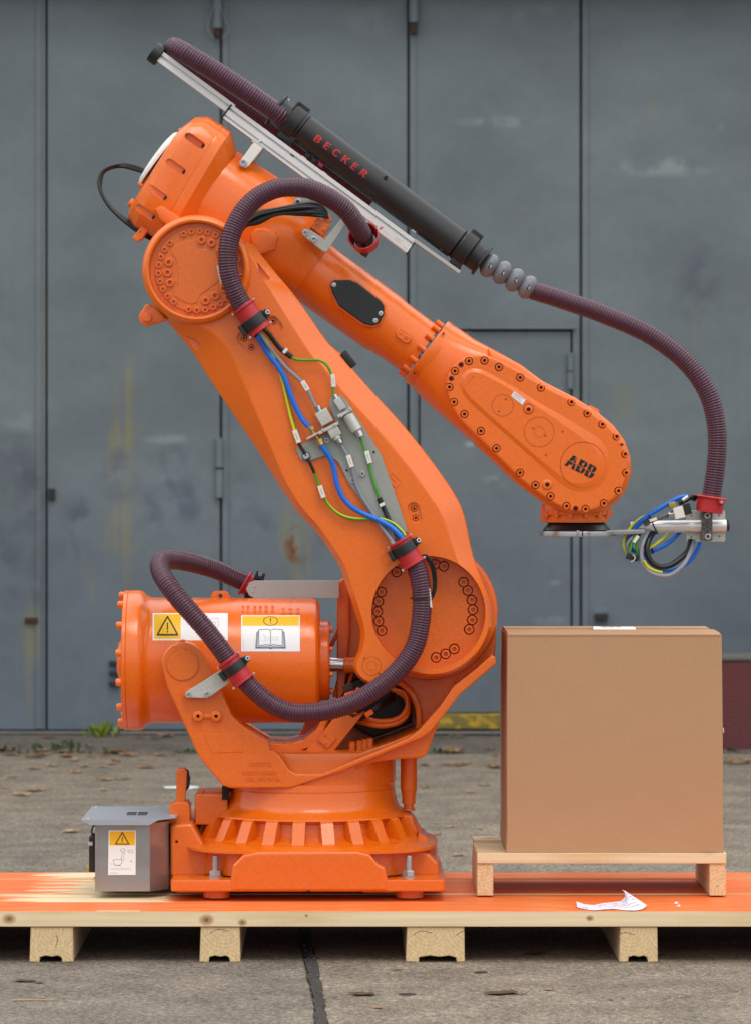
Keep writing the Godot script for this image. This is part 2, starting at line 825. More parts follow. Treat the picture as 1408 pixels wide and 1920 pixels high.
	flat("leaf_green", Color(0.20, 0.30, 0.08), 0.6)
	flat("leaf_lime", Color(0.42, 0.48, 0.08), 0.6)
	flat("weed_green", Color(0.16, 0.22, 0.08), 0.65)
	for c in [["leaf_tan", Color(0.54, 0.40, 0.25)], ["leaf_brown", Color(0.44, 0.28, 0.16)], ["leaf_pale", Color(0.62, 0.51, 0.36)], ["leaf_yellow", Color(0.72, 0.52, 0.16)]]:
		var m := flat(c[0], c[1], 0.75)
		m.backlight_enabled = true
		m.backlight = Color(0.2, 0.15, 0.08)
	flat("litter", Color(0.82, 0.82, 0.82), 0.5)
	flat("splinter", Color(0.66, 0.55, 0.40), 0.8)
	flat("bark", Color(0.30, 0.21, 0.13), 0.9)
	make_concrete()
	make_wood()
	make_card()


func make_concrete() -> void:
	var n := 1024
	var a := noise_bytes(n, 21, 0.006, 3)
	var b := noise_bytes(n, 22, 0.05, 3)
	var c := noise_bytes(n, 23, 0.26, 2)
	var g := noise_bytes(n, 24, 0.10, 2)
	var bytes := PackedByteArray()
	bytes.resize(n * n * 3)
	var high := PackedByteArray()
	high.resize(n * n)
	var r := RandomNumberGenerator.new()
	r.seed = 77
	for i in n * n:
		var k := 0.74 + 0.26 * (a[i] / 255.0) + 0.34 * (b[i] / 255.0 - 0.5) + 0.66 * (c[i] / 255.0 - 0.5) + 0.50 * (g[i] / 255.0 - 0.5)
		var f := r.randf()
		if f < 0.06:
			k *= 0.55
		elif f > 0.94:
			k *= 1.38
		bytes[i * 3] = clampi(int(k * 178.0), 0, 255)
		bytes[i * 3 + 1] = clampi(int(k * 170.0), 0, 255)
		bytes[i * 3 + 2] = clampi(int(k * 158.0), 0, 255)
		high[i] = clampi(int(40.0 + 0.5 * c[i] + 0.3 * b[i] + 30.0 * (f - 0.5)), 0, 255)
	var im := Image.create_from_data(n, n, false, Image.FORMAT_RGB8, bytes)
	var nm := Image.create_from_data(n, n, false, Image.FORMAT_L8, high)
	nm.convert(Image.FORMAT_RGBA8)
	nm.bump_map_to_normal_map(3.0)
	var tex := ImageTexture.create_from_image(im)
	var bump := ImageTexture.create_from_image(nm)
	for q in [["concrete", Color(0.72, 0.69, 0.655)], ["concrete_pale", Color(0.78, 0.74, 0.69)], ["concrete_far", Color(0.75, 0.71, 0.66)], ["apron", Color(0.57, 0.55, 0.53)], ["tar", Color(0.32, 0.31, 0.31)], ["dirt", Color(0.36, 0.32, 0.27)], ["wall_concrete", Color(0.7, 0.7, 0.69)]]:
		var m := flat(q[0], q[1], 0.9)
		m.albedo_texture = tex
		bumpy(m, bump, 1.8, 1.0)
		if q[0] == "apron":
			m.uv1_scale = Vector3.ONE / 3.0
	var y := noise_bytes(256, 41, 0.03, 4)
	var yi := PackedByteArray()
	yi.resize(256 * 256 * 3)
	for i in 256 * 256:
		var t: float = clampf((y[i] / 255.0 - 0.42) * 5.0, 0.0, 1.0)
		yi[i * 3] = int(lerpf(112, 168, t))
		yi[i * 3 + 1] = int(lerpf(98, 138, t))
		yi[i * 3 + 2] = int(lerpf(44, 34, t))
	var ym := textured("worn_yellow", Image.create_from_data(256, 256, false, Image.FORMAT_RGB8, yi), 0.8)
	ym.uv1_triplanar = true
	ym.uv1_world_triplanar = true
	ym.uv1_scale = Vector3.ONE / 0.5


func knot_shift(u: float, v: float, knots: Array) -> float:      # grain bends round the knots
	var s := 0.0
	for k in knots:
		var dx: float = (u - k[0]) / k[2]
		var dy: float = (v - k[1]) / k[2]
		var d2 := dx * dx * 0.35 + dy * dy
		s += (dy / (0.25 + d2)) * 0.35 * float(k[2])
	return s


var wood_line := PackedByteArray()


func wood_rgb(u: float, v: float, knots: Array, tone := 1.0) -> Color:       # u along the grain, v across, metres
	var vv := v + knot_shift(u, v, knots)
	var n := 512
	var i0 := posmod(int(vv * 1900.0), n) * n + posmod(int(u * 42.0), n)
	var i1 := posmod(int(vv * 320.0 + 77.0), n) * n + posmod(int(u * 60.0 + 19.0), n)
	var late: float = clampf((wood_line[i1] / 255.0 - 0.52) * 4.0, 0.0, 1.0)
	var fine: float = wood_line[i0] / 255.0 - 0.5
	var c := Color(0.865, 0.775, 0.625).lerp(Color(0.76, 0.62, 0.43), late * 0.38)
	c = c * (1.0 + 0.10 * fine) * tone
	for k in knots:
		var d: float = Vector2((u - k[0]) * 0.75, v - k[1]).length() / k[2]
		if d < 1.7:
			var ring: float = 0.5 + 0.5 * sin(d * 14.0 + fine * 5.0)
			c = c.lerp(Color(0.47, 0.30, 0.17).lerp(Color(0.62, 0.45, 0.28), ring), clampf(1.15 - d * 0.75, 0.0, 0.85))
			if d < 0.22:
				c = c * 0.7
	c.a = 1.0
	return c


func make_wood() -> void:
	wood_line = noise_bytes(512, 31, 0.03, 4)
	# pale sawn timber, tile 2 m by 0.25 m
	var im := Image.create(1024, 128, false, Image.FORMAT_RGB8)
	for y in 128:
		for x in 1024:
			im.set_pixel(x, y, wood_rgb(x / 512.0, y / 512.0, [[0.35, 0.06, 0.012], [1.3, 0.17, 0.016]]))
	var m := textured("timber", im, 0.72)
	# end grain
	for kind in 2:
		var e := Image.create(128, 128, false, Image.FORMAT_RGB8)
		for y in 128:
			for x in 128:
				var p := Vector2(x / 128.0 - 0.55 + 0.2 * kind, y / 128.0 - 0.42 - 0.15 * kind)
				var k := wood_line[(y * 4) * 512 + x * 4] / 255.0
				var d := p.length() * 70.0 + k * 5.0
				var c := Color(0.86, 0.75, 0.58).lerp(Color(0.74, 0.60, 0.42), 0.45 * (0.5 + 0.5 * sin(d)))
				c = c * (0.93 + 0.14 * wood_line[(y * 512 + x * 3) % 262144] / 255.0)
				var crack: float = absf(p.x * 0.25 + p.y - 0.06 * sin(p.x * 9.0) - 0.12)
				if kind == 0 and crack < 0.008 and p.x > -0.35 and p.x < 0.1 or kind == 1 and absf(p.x + 0.02 * sin(p.y * 20.0) - 0.02) < 0.007 and p.y > 0.12:
					c = c * 0.42
				c.a = 1.0
				e.set_pixel(x, y, c)
		textured(["end_grain", "end_grain_plain"][kind], e, 0.85)


func make_card() -> void:
	var n := 256
	var a := noise_bytes(n, 51, 0.012, 3)
	var b := noise_bytes(n, 52, 0.2, 2)
	var d := PackedByteArray()
	d.resize(n * n * 3)
	for i in n * n:
		var k := 0.93 + 0.015 * (a[i] / 255.0 - 0.5) + 0.09 * (b[i] / 255.0 - 0.5)
		d[i * 3] = int(190 * k)
		d[i * 3 + 1] = int(147 * k)
		d[i * 3 + 2] = int(108 * k)
	var m := textured("cardboard", Image.create_from_data(n, n, false, Image.FORMAT_RGB8, d), 0.72)
	m.uv1_triplanar = true
	m.uv1_world_triplanar = true
	m.uv1_scale = Vector3.ONE / 0.3


# pictures printed on stickers

func stroke(im: Image, pts: Array, width: float, c: Color) -> void:
	for i in pts.size() - 1:
		var a := Vector2(pts[i][0], pts[i][1])
		var b := Vector2(pts[i + 1][0], pts[i + 1][1])
		var lo := a.min(b) - Vector2.ONE * width
		var hi := a.max(b) + Vector2.ONE * width
		for y in range(maxi(0, int(lo.y)), mini(im.get_height(), int(hi.y) + 1)):
			for x in range(maxi(0, int(lo.x)), mini(im.get_width(), int(hi.x) + 1)):
				var p := Vector2(x + 0.5, y + 0.5)
				var q := Geometry2D.get_closest_point_to_segment(p, a, b)
				var k := clampf(width / 2.0 + 0.5 - p.distance_to(q), 0.0, 1.0)
				if k > 0:
					im.set_pixel(x, y, im.get_pixel(x, y).lerp(c, k))


func ring_points(cx: float, cy: float, rx: float, ry: float, n := 24) -> Array:
	var o := []
	for k in n + 1:
		o.append([cx + cos(TAU * k / n) * rx, cy + sin(TAU * k / n) * ry])
	return o


const INK := Color(0.08, 0.08, 0.07)
const YELLOW := Color(0.93, 0.72, 0.05)
const PAPER := Color(0.90, 0.90, 0.90)


func danger(im: Image, cx: float, cy: float, s: float) -> void:
	stroke(im, [[cx - s, cy + s * 0.8], [cx, cy - s * 0.9], [cx + s, cy + s * 0.8], [cx - s, cy + s * 0.8]], s * 0.14, INK)
	stroke(im, [[cx, cy - s * 0.25], [cx, cy + s * 0.32]], s * 0.12, INK)
	stroke(im, [[cx, cy + s * 0.52], [cx, cy + s * 0.54]], s * 0.14, INK)


func sticker_wide() -> Image:
	var im := Image.create(284, 98, false, Image.FORMAT_RGB8)
	im.fill(PAPER)
	im.fill_rect(Rect2i(5, 5, 101, 88), YELLOW)
	danger(im, 56, 50, 38)
	stroke(im, ring_points(180, 50, 22, 24), 2.0, Color(0.6, 0.62, 0.68))
	stroke(im, [[212, 26], [246, 22], [250, 50], [236, 62], [214, 58], [212, 26]], 2.0, Color(0.66, 0.68, 0.74))
	stroke(im, [[222, 38], [238, 36], [238, 48]], 3.0, Color(0.74, 0.74, 0.80))
	return im


func sticker_manual() -> Image:
	var im := Image.create(220, 132, false, Image.FORMAT_RGB8)
	im.fill(PAPER)
	im.fill_rect(Rect2i(4, 4, 212, 40), YELLOW)
	stroke(im, ring_points(110, 24, 26, 18, 36), 2.2, INK)
	stroke(im, [[110, 13], [110, 26]], 3.0, INK)
	stroke(im, [[110, 33], [110, 34]], 3.2, INK)
	var blue := Color(0.16, 0.25, 0.33)
	for k in 3:
		stroke(im, [[64 - k * 3, 62 + k * 3], [60 - k * 3, 118 + k * 2], [104, 116 + k * 3], [110, 120 + k * 2], [118, 116 + k * 3], [160 + k * 3, 118 + k * 2], [156 + k * 3, 62 + k * 3]], 1.7, blue)
	stroke(im, [[66, 114], [66, 58], [100, 56], [110, 61], [120, 56], [154, 58], [154, 114], [120, 110], [110, 114], [100, 110], [66, 114]], 2.2, blue)
	stroke(im, [[110, 61], [110, 114]], 2.2, blue)
	var pale := Color(0.72, 0.70, 0.76)
	stroke(im, [[82, 76], [92, 82], [86, 90], [96, 88], [128, 84], [138, 86], [134, 94], [98, 94], [84, 98]], 1.6, pale)
	stroke(im, [[8, 90], [8, 124]], 1.6, Color(0.7, 0.7, 0.7))
	return im


func sticker_box() -> Image:
	var im := Image.create(106, 172, false, Image.FORMAT_RGB8)
	im.fill(PAPER)
	im.fill_rect(Rect2i(4, 4, 98, 54), YELLOW)
	danger(im, 53, 32, 26)
	var g := Color(0.50, 0.50, 0.52)
	stroke(im, [[46, 76], [58, 70], [66, 76], [60, 84], [48, 82], [46, 76]], 1.6, g)
	stroke(im, [[76, 78], [92, 76], [96, 84], [90, 88], [78, 86], [76, 78]], 1.4, g)
	stroke(im, [[56, 84], [50, 108], [54, 118]], 1.6, g)
	stroke(im, [[64, 84], [58, 108], [60, 116]], 1.2, g)
	stroke(im, [[18, 116], [30, 112], [52, 114], [54, 124], [44, 134], [30, 136], [22, 128], [18, 116]], 1.8, g)
	stroke(im, [[26, 136], [48, 136]], 2.0, g)
	stroke(im, [[10, 128], [18, 132]], 1.4, g)
	stroke(im, [[88, 118], [90, 122]], 2.2, INK)
	for k in 3:
		stroke(im, [[8, 146 + k * 3], [86, 146 + k * 3]], 1.0, Color(0.70, 0.70, 0.70))
	stroke(im, [[6, 165], [38, 165]], 2.0, Color(0.6, 0.6, 0.6))
	return im


func sticker_rail() -> Image:
	var im := Image.create(150, 44, false, Image.FORMAT_RGB8)
	im.fill(Color(0.84, 0.83, 0.82))
	stroke(im, [[20, 8], [12, 14], [20, 20], [10, 24], [16, 30]], 3.5, Color(0.68, 0.13, 0.13))
	stroke(im, [[28, 24], [60, 24]], 3.0, Color(0.72, 0.68, 0.68))
	for k in 6:
		stroke(im, [[80, 8 + k * 4], [116 - (k % 3) * 6, 8 + k * 4]], 1.4, Color(0.70, 0.68, 0.68))
	stroke(im, [[124, 30], [142, 30]], 3.0, Color(0.62, 0.60, 0.60))
	return im


func sticker_serial() -> Image:
	var im := Image.create(60, 44, false, Image.FORMAT_RGB8)
	im.fill(PAPER)
	for k in 5:
		stroke(im, [[5, 7 + k * 7.5], [52 - (k * 13) % 17, 7 + k * 7.5]], 2.2 if k < 2 else 1.4, Color(0.35, 0.35, 0.36))
	return im


func slip_print() -> Image:
	var im := Image.create(256, 64, false, Image.FORMAT_RGB8)
	im.fill(Color(0.88, 0.86, 0.90))
	var r := RandomNumberGenerator.new()
	r.seed = 3
	for k in 5:
		var x := 70.0
		while x < 235:
			var l := r.randf_range(4, 16)
			if r.randf() < 0.75:
				stroke(im, [[x, 14 + k * 9], [x + l, 14 + k * 9]], 2.2, Color(0.45, 0.43, 0.50))
			x += l + 4
	stroke(im, [[24, 40], [24, 54], [34, 54], [34, 40], [24, 40]], 2.0, Color(0.3, 0.28, 0.35))
	return im


# ------------------------------------------------------------------ ground and gate

const LAID := Basis(Vector3(1, 0, 0), Vector3(0, 0, -1), Vector3(0, 1, 0))    # a drawing (x, -z) laid flat, its depth upwards
const GATE := -7.86


func slab(called: String, p: PackedVector2Array, mat: Material, parent: Node, top := 0.0, thick := 0.12) -> MeshInstance3D:
	var b := MB.new()
	b.T = Transform3D(LAID, Vector3.ZERO)
	b.extrude(p, top, top - thick, 0.006, 1)
	return part(called, b, mat, parent)


func joint_x(z: float) -> float:
	return -0.1106 + 0.032 * z


func build_ground() -> void:
	var b := MB.new()
	b.T = Transform3D(LAID, Vector3.ZERO)
	b.cap(PackedVector2Array([Vector2(-200, -200), Vector2(200, -200), Vector2(200, 200), Vector2(-200, 200)]), -0.02, true)
	var g := hold("ground", to_mesh(b, 40, Vector3.ZERO), mats.dirt, self, Vector3.ZERO)
	tag(g, "bare dirt showing in the joints between grey concrete slabs", "ground", "", "structure")
	var z1 := gz(1545)
	var z2 := gz(1413)
	var left := PackedVector2Array()
	var right := PackedVector2Array()
	var r := RandomNumberGenerator.new()
	r.seed = 8
	var steps := 40
	for i in steps + 1:
		var z := lerpf(4.0, z1 + 0.012, float(i) / steps)
		left.append(Vector2(joint_x(z) - 0.010 + r.randf_range(-0.004, 0.004), -z))
		right.append(Vector2(joint_x(z) + 0.010 + r.randf_range(-0.004, 0.004), -z))
	left.append_array([Vector2(-5.0, -z1 - 0.012), Vector2(-5.0, -4.0)])
	right.append_array([Vector2(5.0, -z1 - 0.012), Vector2(5.0, -4.0)])
	slab("slab", left, mats.concrete, g)
	slab("slab", right, mats.concrete_pale, g)
	for k in [-1, 1]:
		slab("slab", PackedVector2Array([Vector2(minf(k * 0.01, k * 5.0), -12.0), Vector2(maxf(k * 0.01, k * 5.0), -12.0), Vector2(maxf(k * 0.01, k * 5.0), -4.02), Vector2(minf(k * 0.01, k * 5.0), -4.02)]), mats.concrete, g)
		for q in [[-12.0, -4.02], [-4.0, -z1 - 0.01], [-z1 + 0.012, -z2 - 0.01]]:
			slab("slab", PackedVector2Array([Vector2(minf(k * 5.02, k * 14.0), q[0]), Vector2(maxf(k * 5.02, k * 14.0), q[0]), Vector2(maxf(k * 5.02, k * 14.0), q[1]), Vector2(minf(k * 5.02, k * 14.0), q[1])]), mats.concrete_far, g)
	for q in [[-5.0, -0.31], [-0.29, 5.0]]:
		slab("slab", PackedVector2Array([Vector2(q[0], -z1 + 0.012), Vector2(q[1], -z1 + 0.012), Vector2(q[1], -z2 - 0.012), Vector2(q[0], -z2 - 0.012)]), mats.concrete_far, g)
	for q in [[-14.0, -2.21], [-2.19, 1.9], [1.92, 14.0]]:
		var a := slab("apron_slab", PackedVector2Array([Vector2(q[0], -z2 + 0.015), Vector2(q[1], -z2 + 0.015), Vector2(q[1], -GATE + 0.5), Vector2(q[0], -GATE + 0.5)]), mats.apron, g, 0.006)
	# the tar poured into the long joint
	var t := MB.new()
	var rowl := PackedVector3Array()
	var rowr := PackedVector3Array()
	for i in 161:
		var z := lerpf(4.0, z1, i / 160.0)
		var jag := r.randf_range(-0.006, 0.006)
		rowl.append(Vector3(joint_x(z) - 0.0125 + jag, 0.0035, z))
		rowr.append(Vector3(joint_x(z) + 0.0125 + r.randf_range(-0.006, 0.006), 0.0035, z))
	for i in 160:
		t.quad(rowl[i], rowr[i], rowr[i + 1], rowl[i + 1])
		t.quad(rowl[i] - Vector3(0, 0.03, 0), rowl[i], rowl[i + 1], rowl[i + 1] - Vector3(0, 0.03, 0))
		t.quad(rowr[i], rowr[i] - Vector3(0, 0.03, 0), rowr[i + 1] - Vector3(0, 0.03, 0), rowr[i + 1])
	part("tar_joint", t, mats.tar, g)
	var cr := MB.new()
	for k in 130:
		var z := r.randf_range(-0.2, 3.0)
		var p := Vector3(joint_x(z) + r.randf_range(-0.017, 0.017), 0.004, z)
		var s := r.randf_range(0.001, 0.003)
		cr.box(p, Vector3(s * 1.4, s, s * 2.2), 0.0)
	part("joint_crumbs", cr, mats.crumb, g).set_meta("kind", "stuff")


func px_gate(x: float) -> float:
	return (x - VX) * (DIST - GATE) / F


func py_gate(y: float) -> float:
	return EYE - (y - VY) * (DIST - GATE) / F


func blotch(im: Image, cx: float, cy: float, rx: float, ry: float, c: Color, strength: float, nz: PackedByteArray, streak := false) -> void:
	var k := 0.7
	cx = (cx + 60.0) * k
	cy *= k
	rx *= k
	ry *= k
	for y in range(maxi(0, int(cy - ry)), mini(im.get_height(), int(cy + ry) + 1)):
		for x in range(maxi(0, int(cx - rx)), mini(im.get_width(), int(cx + rx) + 1)):
			var d := Vector2((x - cx) / rx, (y - cy) / ry).length()
			if d < 1.0:
				var n: float = nz[posmod(y, 512) * 512 + posmod(x, 512)] / 255.0
				if streak:
					var yy := y / 12
					var row := posmod(x * 3, 512)
					n = lerpf(nz[posmod(yy, 512) * 512 + row], nz[posmod(yy + 1, 512) * 512 + row], (y % 12) / 12.0) / 255.0
				var a: float = clampf((1.0 - d) * 1.6, 0.0, 1.0) * clampf((n - 0.36) * 3.4, 0.0, 1.0) * strength
				if a > 0.01:
					im.set_pixel(x, y, im.get_pixel(x, y).lerp(c, a))


func gate_picture() -> Image:                    # worn paint: scrapes, drips of rust, old smears
	var wd := 1070
	var ht := 973
	var a := noise_bytes(512, 61, 0.006, 3)
	var b := noise_bytes(512, 62, 0.05, 3)
	var d := PackedByteArray()
	d.resize(wd * ht * 3)
	for y in ht:
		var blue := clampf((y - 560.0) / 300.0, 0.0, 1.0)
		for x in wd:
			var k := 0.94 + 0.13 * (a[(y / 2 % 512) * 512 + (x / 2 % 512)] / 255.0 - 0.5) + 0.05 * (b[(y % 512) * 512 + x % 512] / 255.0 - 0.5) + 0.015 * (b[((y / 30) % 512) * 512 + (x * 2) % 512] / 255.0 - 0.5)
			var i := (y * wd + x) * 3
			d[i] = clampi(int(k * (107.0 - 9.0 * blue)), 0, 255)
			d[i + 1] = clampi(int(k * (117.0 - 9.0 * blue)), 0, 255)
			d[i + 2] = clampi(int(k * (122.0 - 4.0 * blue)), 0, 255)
	var im := Image.create_from_data(wd, ht, false, Image.FORMAT_RGB8, d)
	var nz := noise_bytes(512, 63, 0.02, 4)
	var chalk := Color(0.62, 0.66, 0.65)
	for q in [[935, 228, 100, 14, 0.55], [1240, 312, 120, 24, 0.75], [920, 903, 50, 14, 1.0], [320, 823, 60, 12, 0.6], [690, 40, 60, 40, 0.3], [1020, 36, 160, 40, 0.25], [1030, 1163, 40, 12, 0.5], [40, 790, 50, 26, 0.35], [215, 820, 20, 22, 0.4], [1352, 240, 6, 12, 1.0], [880, 832, 14, 8, 1.0], [1040, 1092, 14, 8, 0.5]]:
		blotch(im, q[0], q[1], q[2], q[3], chalk, q[4] * 0.62, nz)
	var rust := Color(0.56, 0.50, 0.30)
	for q in [[240, 720, 16, 60, 0.8], [232, 770, 26, 90, 0.5], [232, 815, 26, 40, 1.0], [208, 860, 10, 60, 0.8], [240, 900, 22, 140, 0.4], [222, 990, 26, 60, 0.9], [225, 1025, 40, 22, 0.6], [238, 1070, 10, 70, 0.5], [172, 1090, 8, 60, 0.5], [545, 1000, 30, 70, 0.9], [573, 1000, 12, 90, 0.7], [565, 1060, 26, 60, 0.6], [563, 1085, 14, 22, 0.9], [1166, 755, 26, 50, 0.55], [1300, 600, 10, 80, 0.4], [1253, 550, 10, 80, 0.4], [980, 390, 8, 8, 0.8], [1290, 290, 5, 30, 0.7], [62, 1190, 22, 70, 0.9], [54, 1260, 10, 120, 0.5], [84, 620, 7, 180, 0.5], [1195, 880, 16, 60, 0.25], [1220, 205, 8, 30, 0.5], [1170, 100, 8, 40, 0.35], [30, 1200, 8, 60, 0.4], [1305, 560, 6, 50, 0.6]]:
		blotch(im, q[0], q[1], q[2] * 1.2, q[3] * 1.1, rust, q[4] * 0.38, nz, q[3] > 30)
	blotch(im, 558, 1022, 28, 40, Color(0.42, 0.20, 0.09), 1.6, nz)
	blotch(im, 556, 1010, 12, 9, Color(0.34, 0.15, 0.07), 3.0, nz)
	var smear := Color(0.245, 0.26, 0.33)
	for q in [[30, 870, 40, 60], [55, 960, 34, 50], [145, 960, 30, 40], [150, 990, 16, 60], [225, 905, 40, 30], [220, 870, 26, 30], [285, 960, 26, 50], [345, 930, 40, 40], [355, 950, 20, 36], [330, 905, 20, 14], [450, 930, 30, 50], [490, 990, 24, 40], [26, 1130, 24, 30], [75, 1080, 20, 60], [1310, 530, 40, 70], [610, 960, 20, 60], [1180, 1010, 60, 50], [330, 860, 30, 30], [70, 900, 30, 30], [10, 1030, 30, 50]]:
		blotch(im, q[0], q[1], q[2] * 1.25, q[3] * 1.25, smear, 0.34, nz)
	return im


func uv_gate(b: MB) -> MB:
	for i in b.v.size():
		b.t[i] = Vector2(((b.v[i].x * F / (DIST - GATE) + VX) + 60.0) / 1528.0, (VY - (b.v[i].y - EYE) * F / (DIST - GATE)) / 1390.0)
	return b


func gbox(x0: float, x1: float, y0: float, y1: float, z0: float, z1: float, bevel := 0.003) -> MB:       # pixel rectangle on the gate, z measured from its face
	var b := MB.new()
	b.box(Vector3((px_gate(x0) + px_gate(x1)) / 2, (py_gate(y0) + py_gate(y1)) / 2, GATE + (z0 + z1) / 2), Vector3(absf(px_gate(x1) - px_gate(x0)), absf(py_gate(y0) - py_gate(y1)), absf(z1 - z0)), bevel)
	return b


func build_gate() -> void:
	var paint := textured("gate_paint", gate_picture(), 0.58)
	var dn := Image.create_from_data(256, 256, false, Image.FORMAT_L8, noise_bytes(256, 64, 0.016, 3))
	dn.convert(Image.FORMAT_RGBA8)
	dn.bump_map_to_normal_map(10.0)
	paint.normal_enabled = true
	paint.normal_texture = ImageTexture.create_from_image(dn)
	paint.normal_scale = 0.11
	paint.roughness = 0.46
	var g := thing("steel_gate", Vector3(0, 0.0, GATE), "tall grey painted steel gate with rust streaks behind the robot", "gate")
	var top := -28.0
	part("backing_frame", gbox(-1350, 2650, top, 1372, -0.12, -0.045), mats.gap_dark, g)
	var edges := [[-1340, -640], [-634, 86], [90, 413], [417, 763], [767, 1086], [1090, 1800], [1806, 2640]]
	for e in edges:
		var b := gbox(e[0], e[1], top, 1368, -0.043, 0.0)
		if e[0] == 767:
			b = cut(b, [gbox(784, 1073, 617, 1400, -0.2, 0.2, 0.0)])
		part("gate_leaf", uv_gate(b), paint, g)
	for x in [68, 418, 768, 1091]:
		part("cover_strip", uv_gate(gbox(x + 0.5, x + 11, top + 2, 1366, 0.0015, 0.008, 0.002)), paint, g)
	var door := part("wicket_door", uv_gate(gbox(787.5, 1069, 621.5, 1336, -0.04, -0.004)), paint, g)
	part("threshold", gbox(786, 1071, 1338, 1366, -0.03, 0.05, 0.006), mats.worn_yellow, g)
	part("door_head", uv_gate(gbox(880, 1078, 613, 617.5, 0.001, 0.022, 0.003)), paint, g)
	for q in [[412, 822, 934, 7.5], [1068, 662, 730, 6.0]]:
		var b := MB.new()
		var x := px_gate(q[0])
		b.rod(Vector3(x, py_gate(q[2]), GATE + 0.014), Vector3(x, py_gate(q[1]), GATE + 0.014), q[3] * 0.002485, 0.003)
		var h := part("hinge", uv_gate(b), paint, door if q[0] > 1000 else g)
		var k := MB.new()
		k.rod(Vector3(x, py_gate(lerpf(q[1], q[2], 0.48)), GATE + 0.014), Vector3(x, py_gate(lerpf(q[1], q[2], 0.52)), GATE + 0.014), q[3] * 0.002485 * 1.08, 0.001)
		part("knuckle", k, mats.dark_iron, door if q[0] > 1000 else h)
	for q in [[409, -30, 55, 72], [775, -30, 44, 66]]:
		var b := MB.new()
		var x := px_gate(q[0])
		b.rod(Vector3(x, py_gate(q[2]), GATE + 0.03), Vector3(x, py_gate(q[1]), GATE + 0.03), 0.024, 0.004)
		var h := part("drop_bolt", uv_gate(b), paint, g)
		var e := MB.new()
		e.rod(Vector3(x, py_gate(q[3]), GATE + 0.03), Vector3(x, py_gate(q[2]), GATE + 0.03), 0.017, 0.004)
		part("bolt_tip", e, mats.rusty, h)
		if q[0] == 409:
			for s in [-1, 1]:
				cable("wire", [[x * F / 18.83 + VX + s * 4, 6, GATE + 0.05], [408 + s * 15, 36, GATE + 0.05], [411 + s * 20, 56, GATE + 0.045], [409 + s * 7, 72, GATE + 0.04]], 1.6, mats.grey_cable, h, 6)
	var lock := part("lock_case", gbox(92, 104, 916, 938, 0.0, 0.02), mats.dark_iron, g)
	part("latch", gbox(1114, 1138, 1150, 1162, 0.0, 0.045), mats.dark_iron, g)
	part("latch_plate", uv_gate(gbox(1112, 1140, 1140, 1168, 0.0, 0.006)), paint, g)
	part("bracket", gbox(48, 72, 1158, 1168, 0.0, 0.02), mats.rusty, g)
	for y in [1243, 1262, 1282]:
		part("latch_bar", gbox(206, 226, y - 4, y + 4, 0.0, 0.03), mats.dark_iron, g)
	# the hall that the gate closes
	var wl := thing("hall_wall", Vector3(0, 0, GATE - 0.2), "concrete wall and deep lintel framing the grey steel gate", "wall")
	var l := MB.new()
	l.box(Vector3(0, 5.0, GATE - 0.05), Vector3(20.0, 2.96, 0.5), 0.01)
	part("lintel", l, mats.wall_concrete, wl)
	for s in [-1, 1]:
		var p := MB.new()
		p.box(Vector3(s * 7.5 - 0.0, 1.75, GATE - 0.15), Vector3(5.0, 3.5, 0.3), 0.01)
		part("pier", p, mats.wall_concrete, wl)
	# the low maroon plinth by the gate
	var z := gz(1408)
	var m := MB.new()
	m.box(Vector3((w(1353, 0, z).x + w(1700, 0, z).x) / 2, 0.2, z - 0.18), Vector3(w(1700, 0, z).x - w(1353, 0, z).x, 0.4, 0.36), 0.008)
	var pl := thing("plinth", Vector3(w(1500, 0, z).x, 0, z - 0.18), "low maroon painted plinth standing before the gate beside the carton", "plinth")
	part("body", m, mats.maroon, pl)
	var c := MB.new()
	c.box(Vector3((w(1353, 0, z).x + w(1700, 0, z).x) / 2, 0.408, z - 0.178), Vector3(w(1700, 0, z).x - w(1353, 0, z).x + 0.01, 0.016, 0.37), 0.004)
	part("coping", c, mats.plinth_top, pl)


# ------------------------------------------------------------------ timber platform, stand, carton

const DX0 := -1.25
const DX1 := 1.35
const DZ0 := 0.60
const DZ1 := -0.37
const DTOP := 0.1329
const DBOT := 0.0918


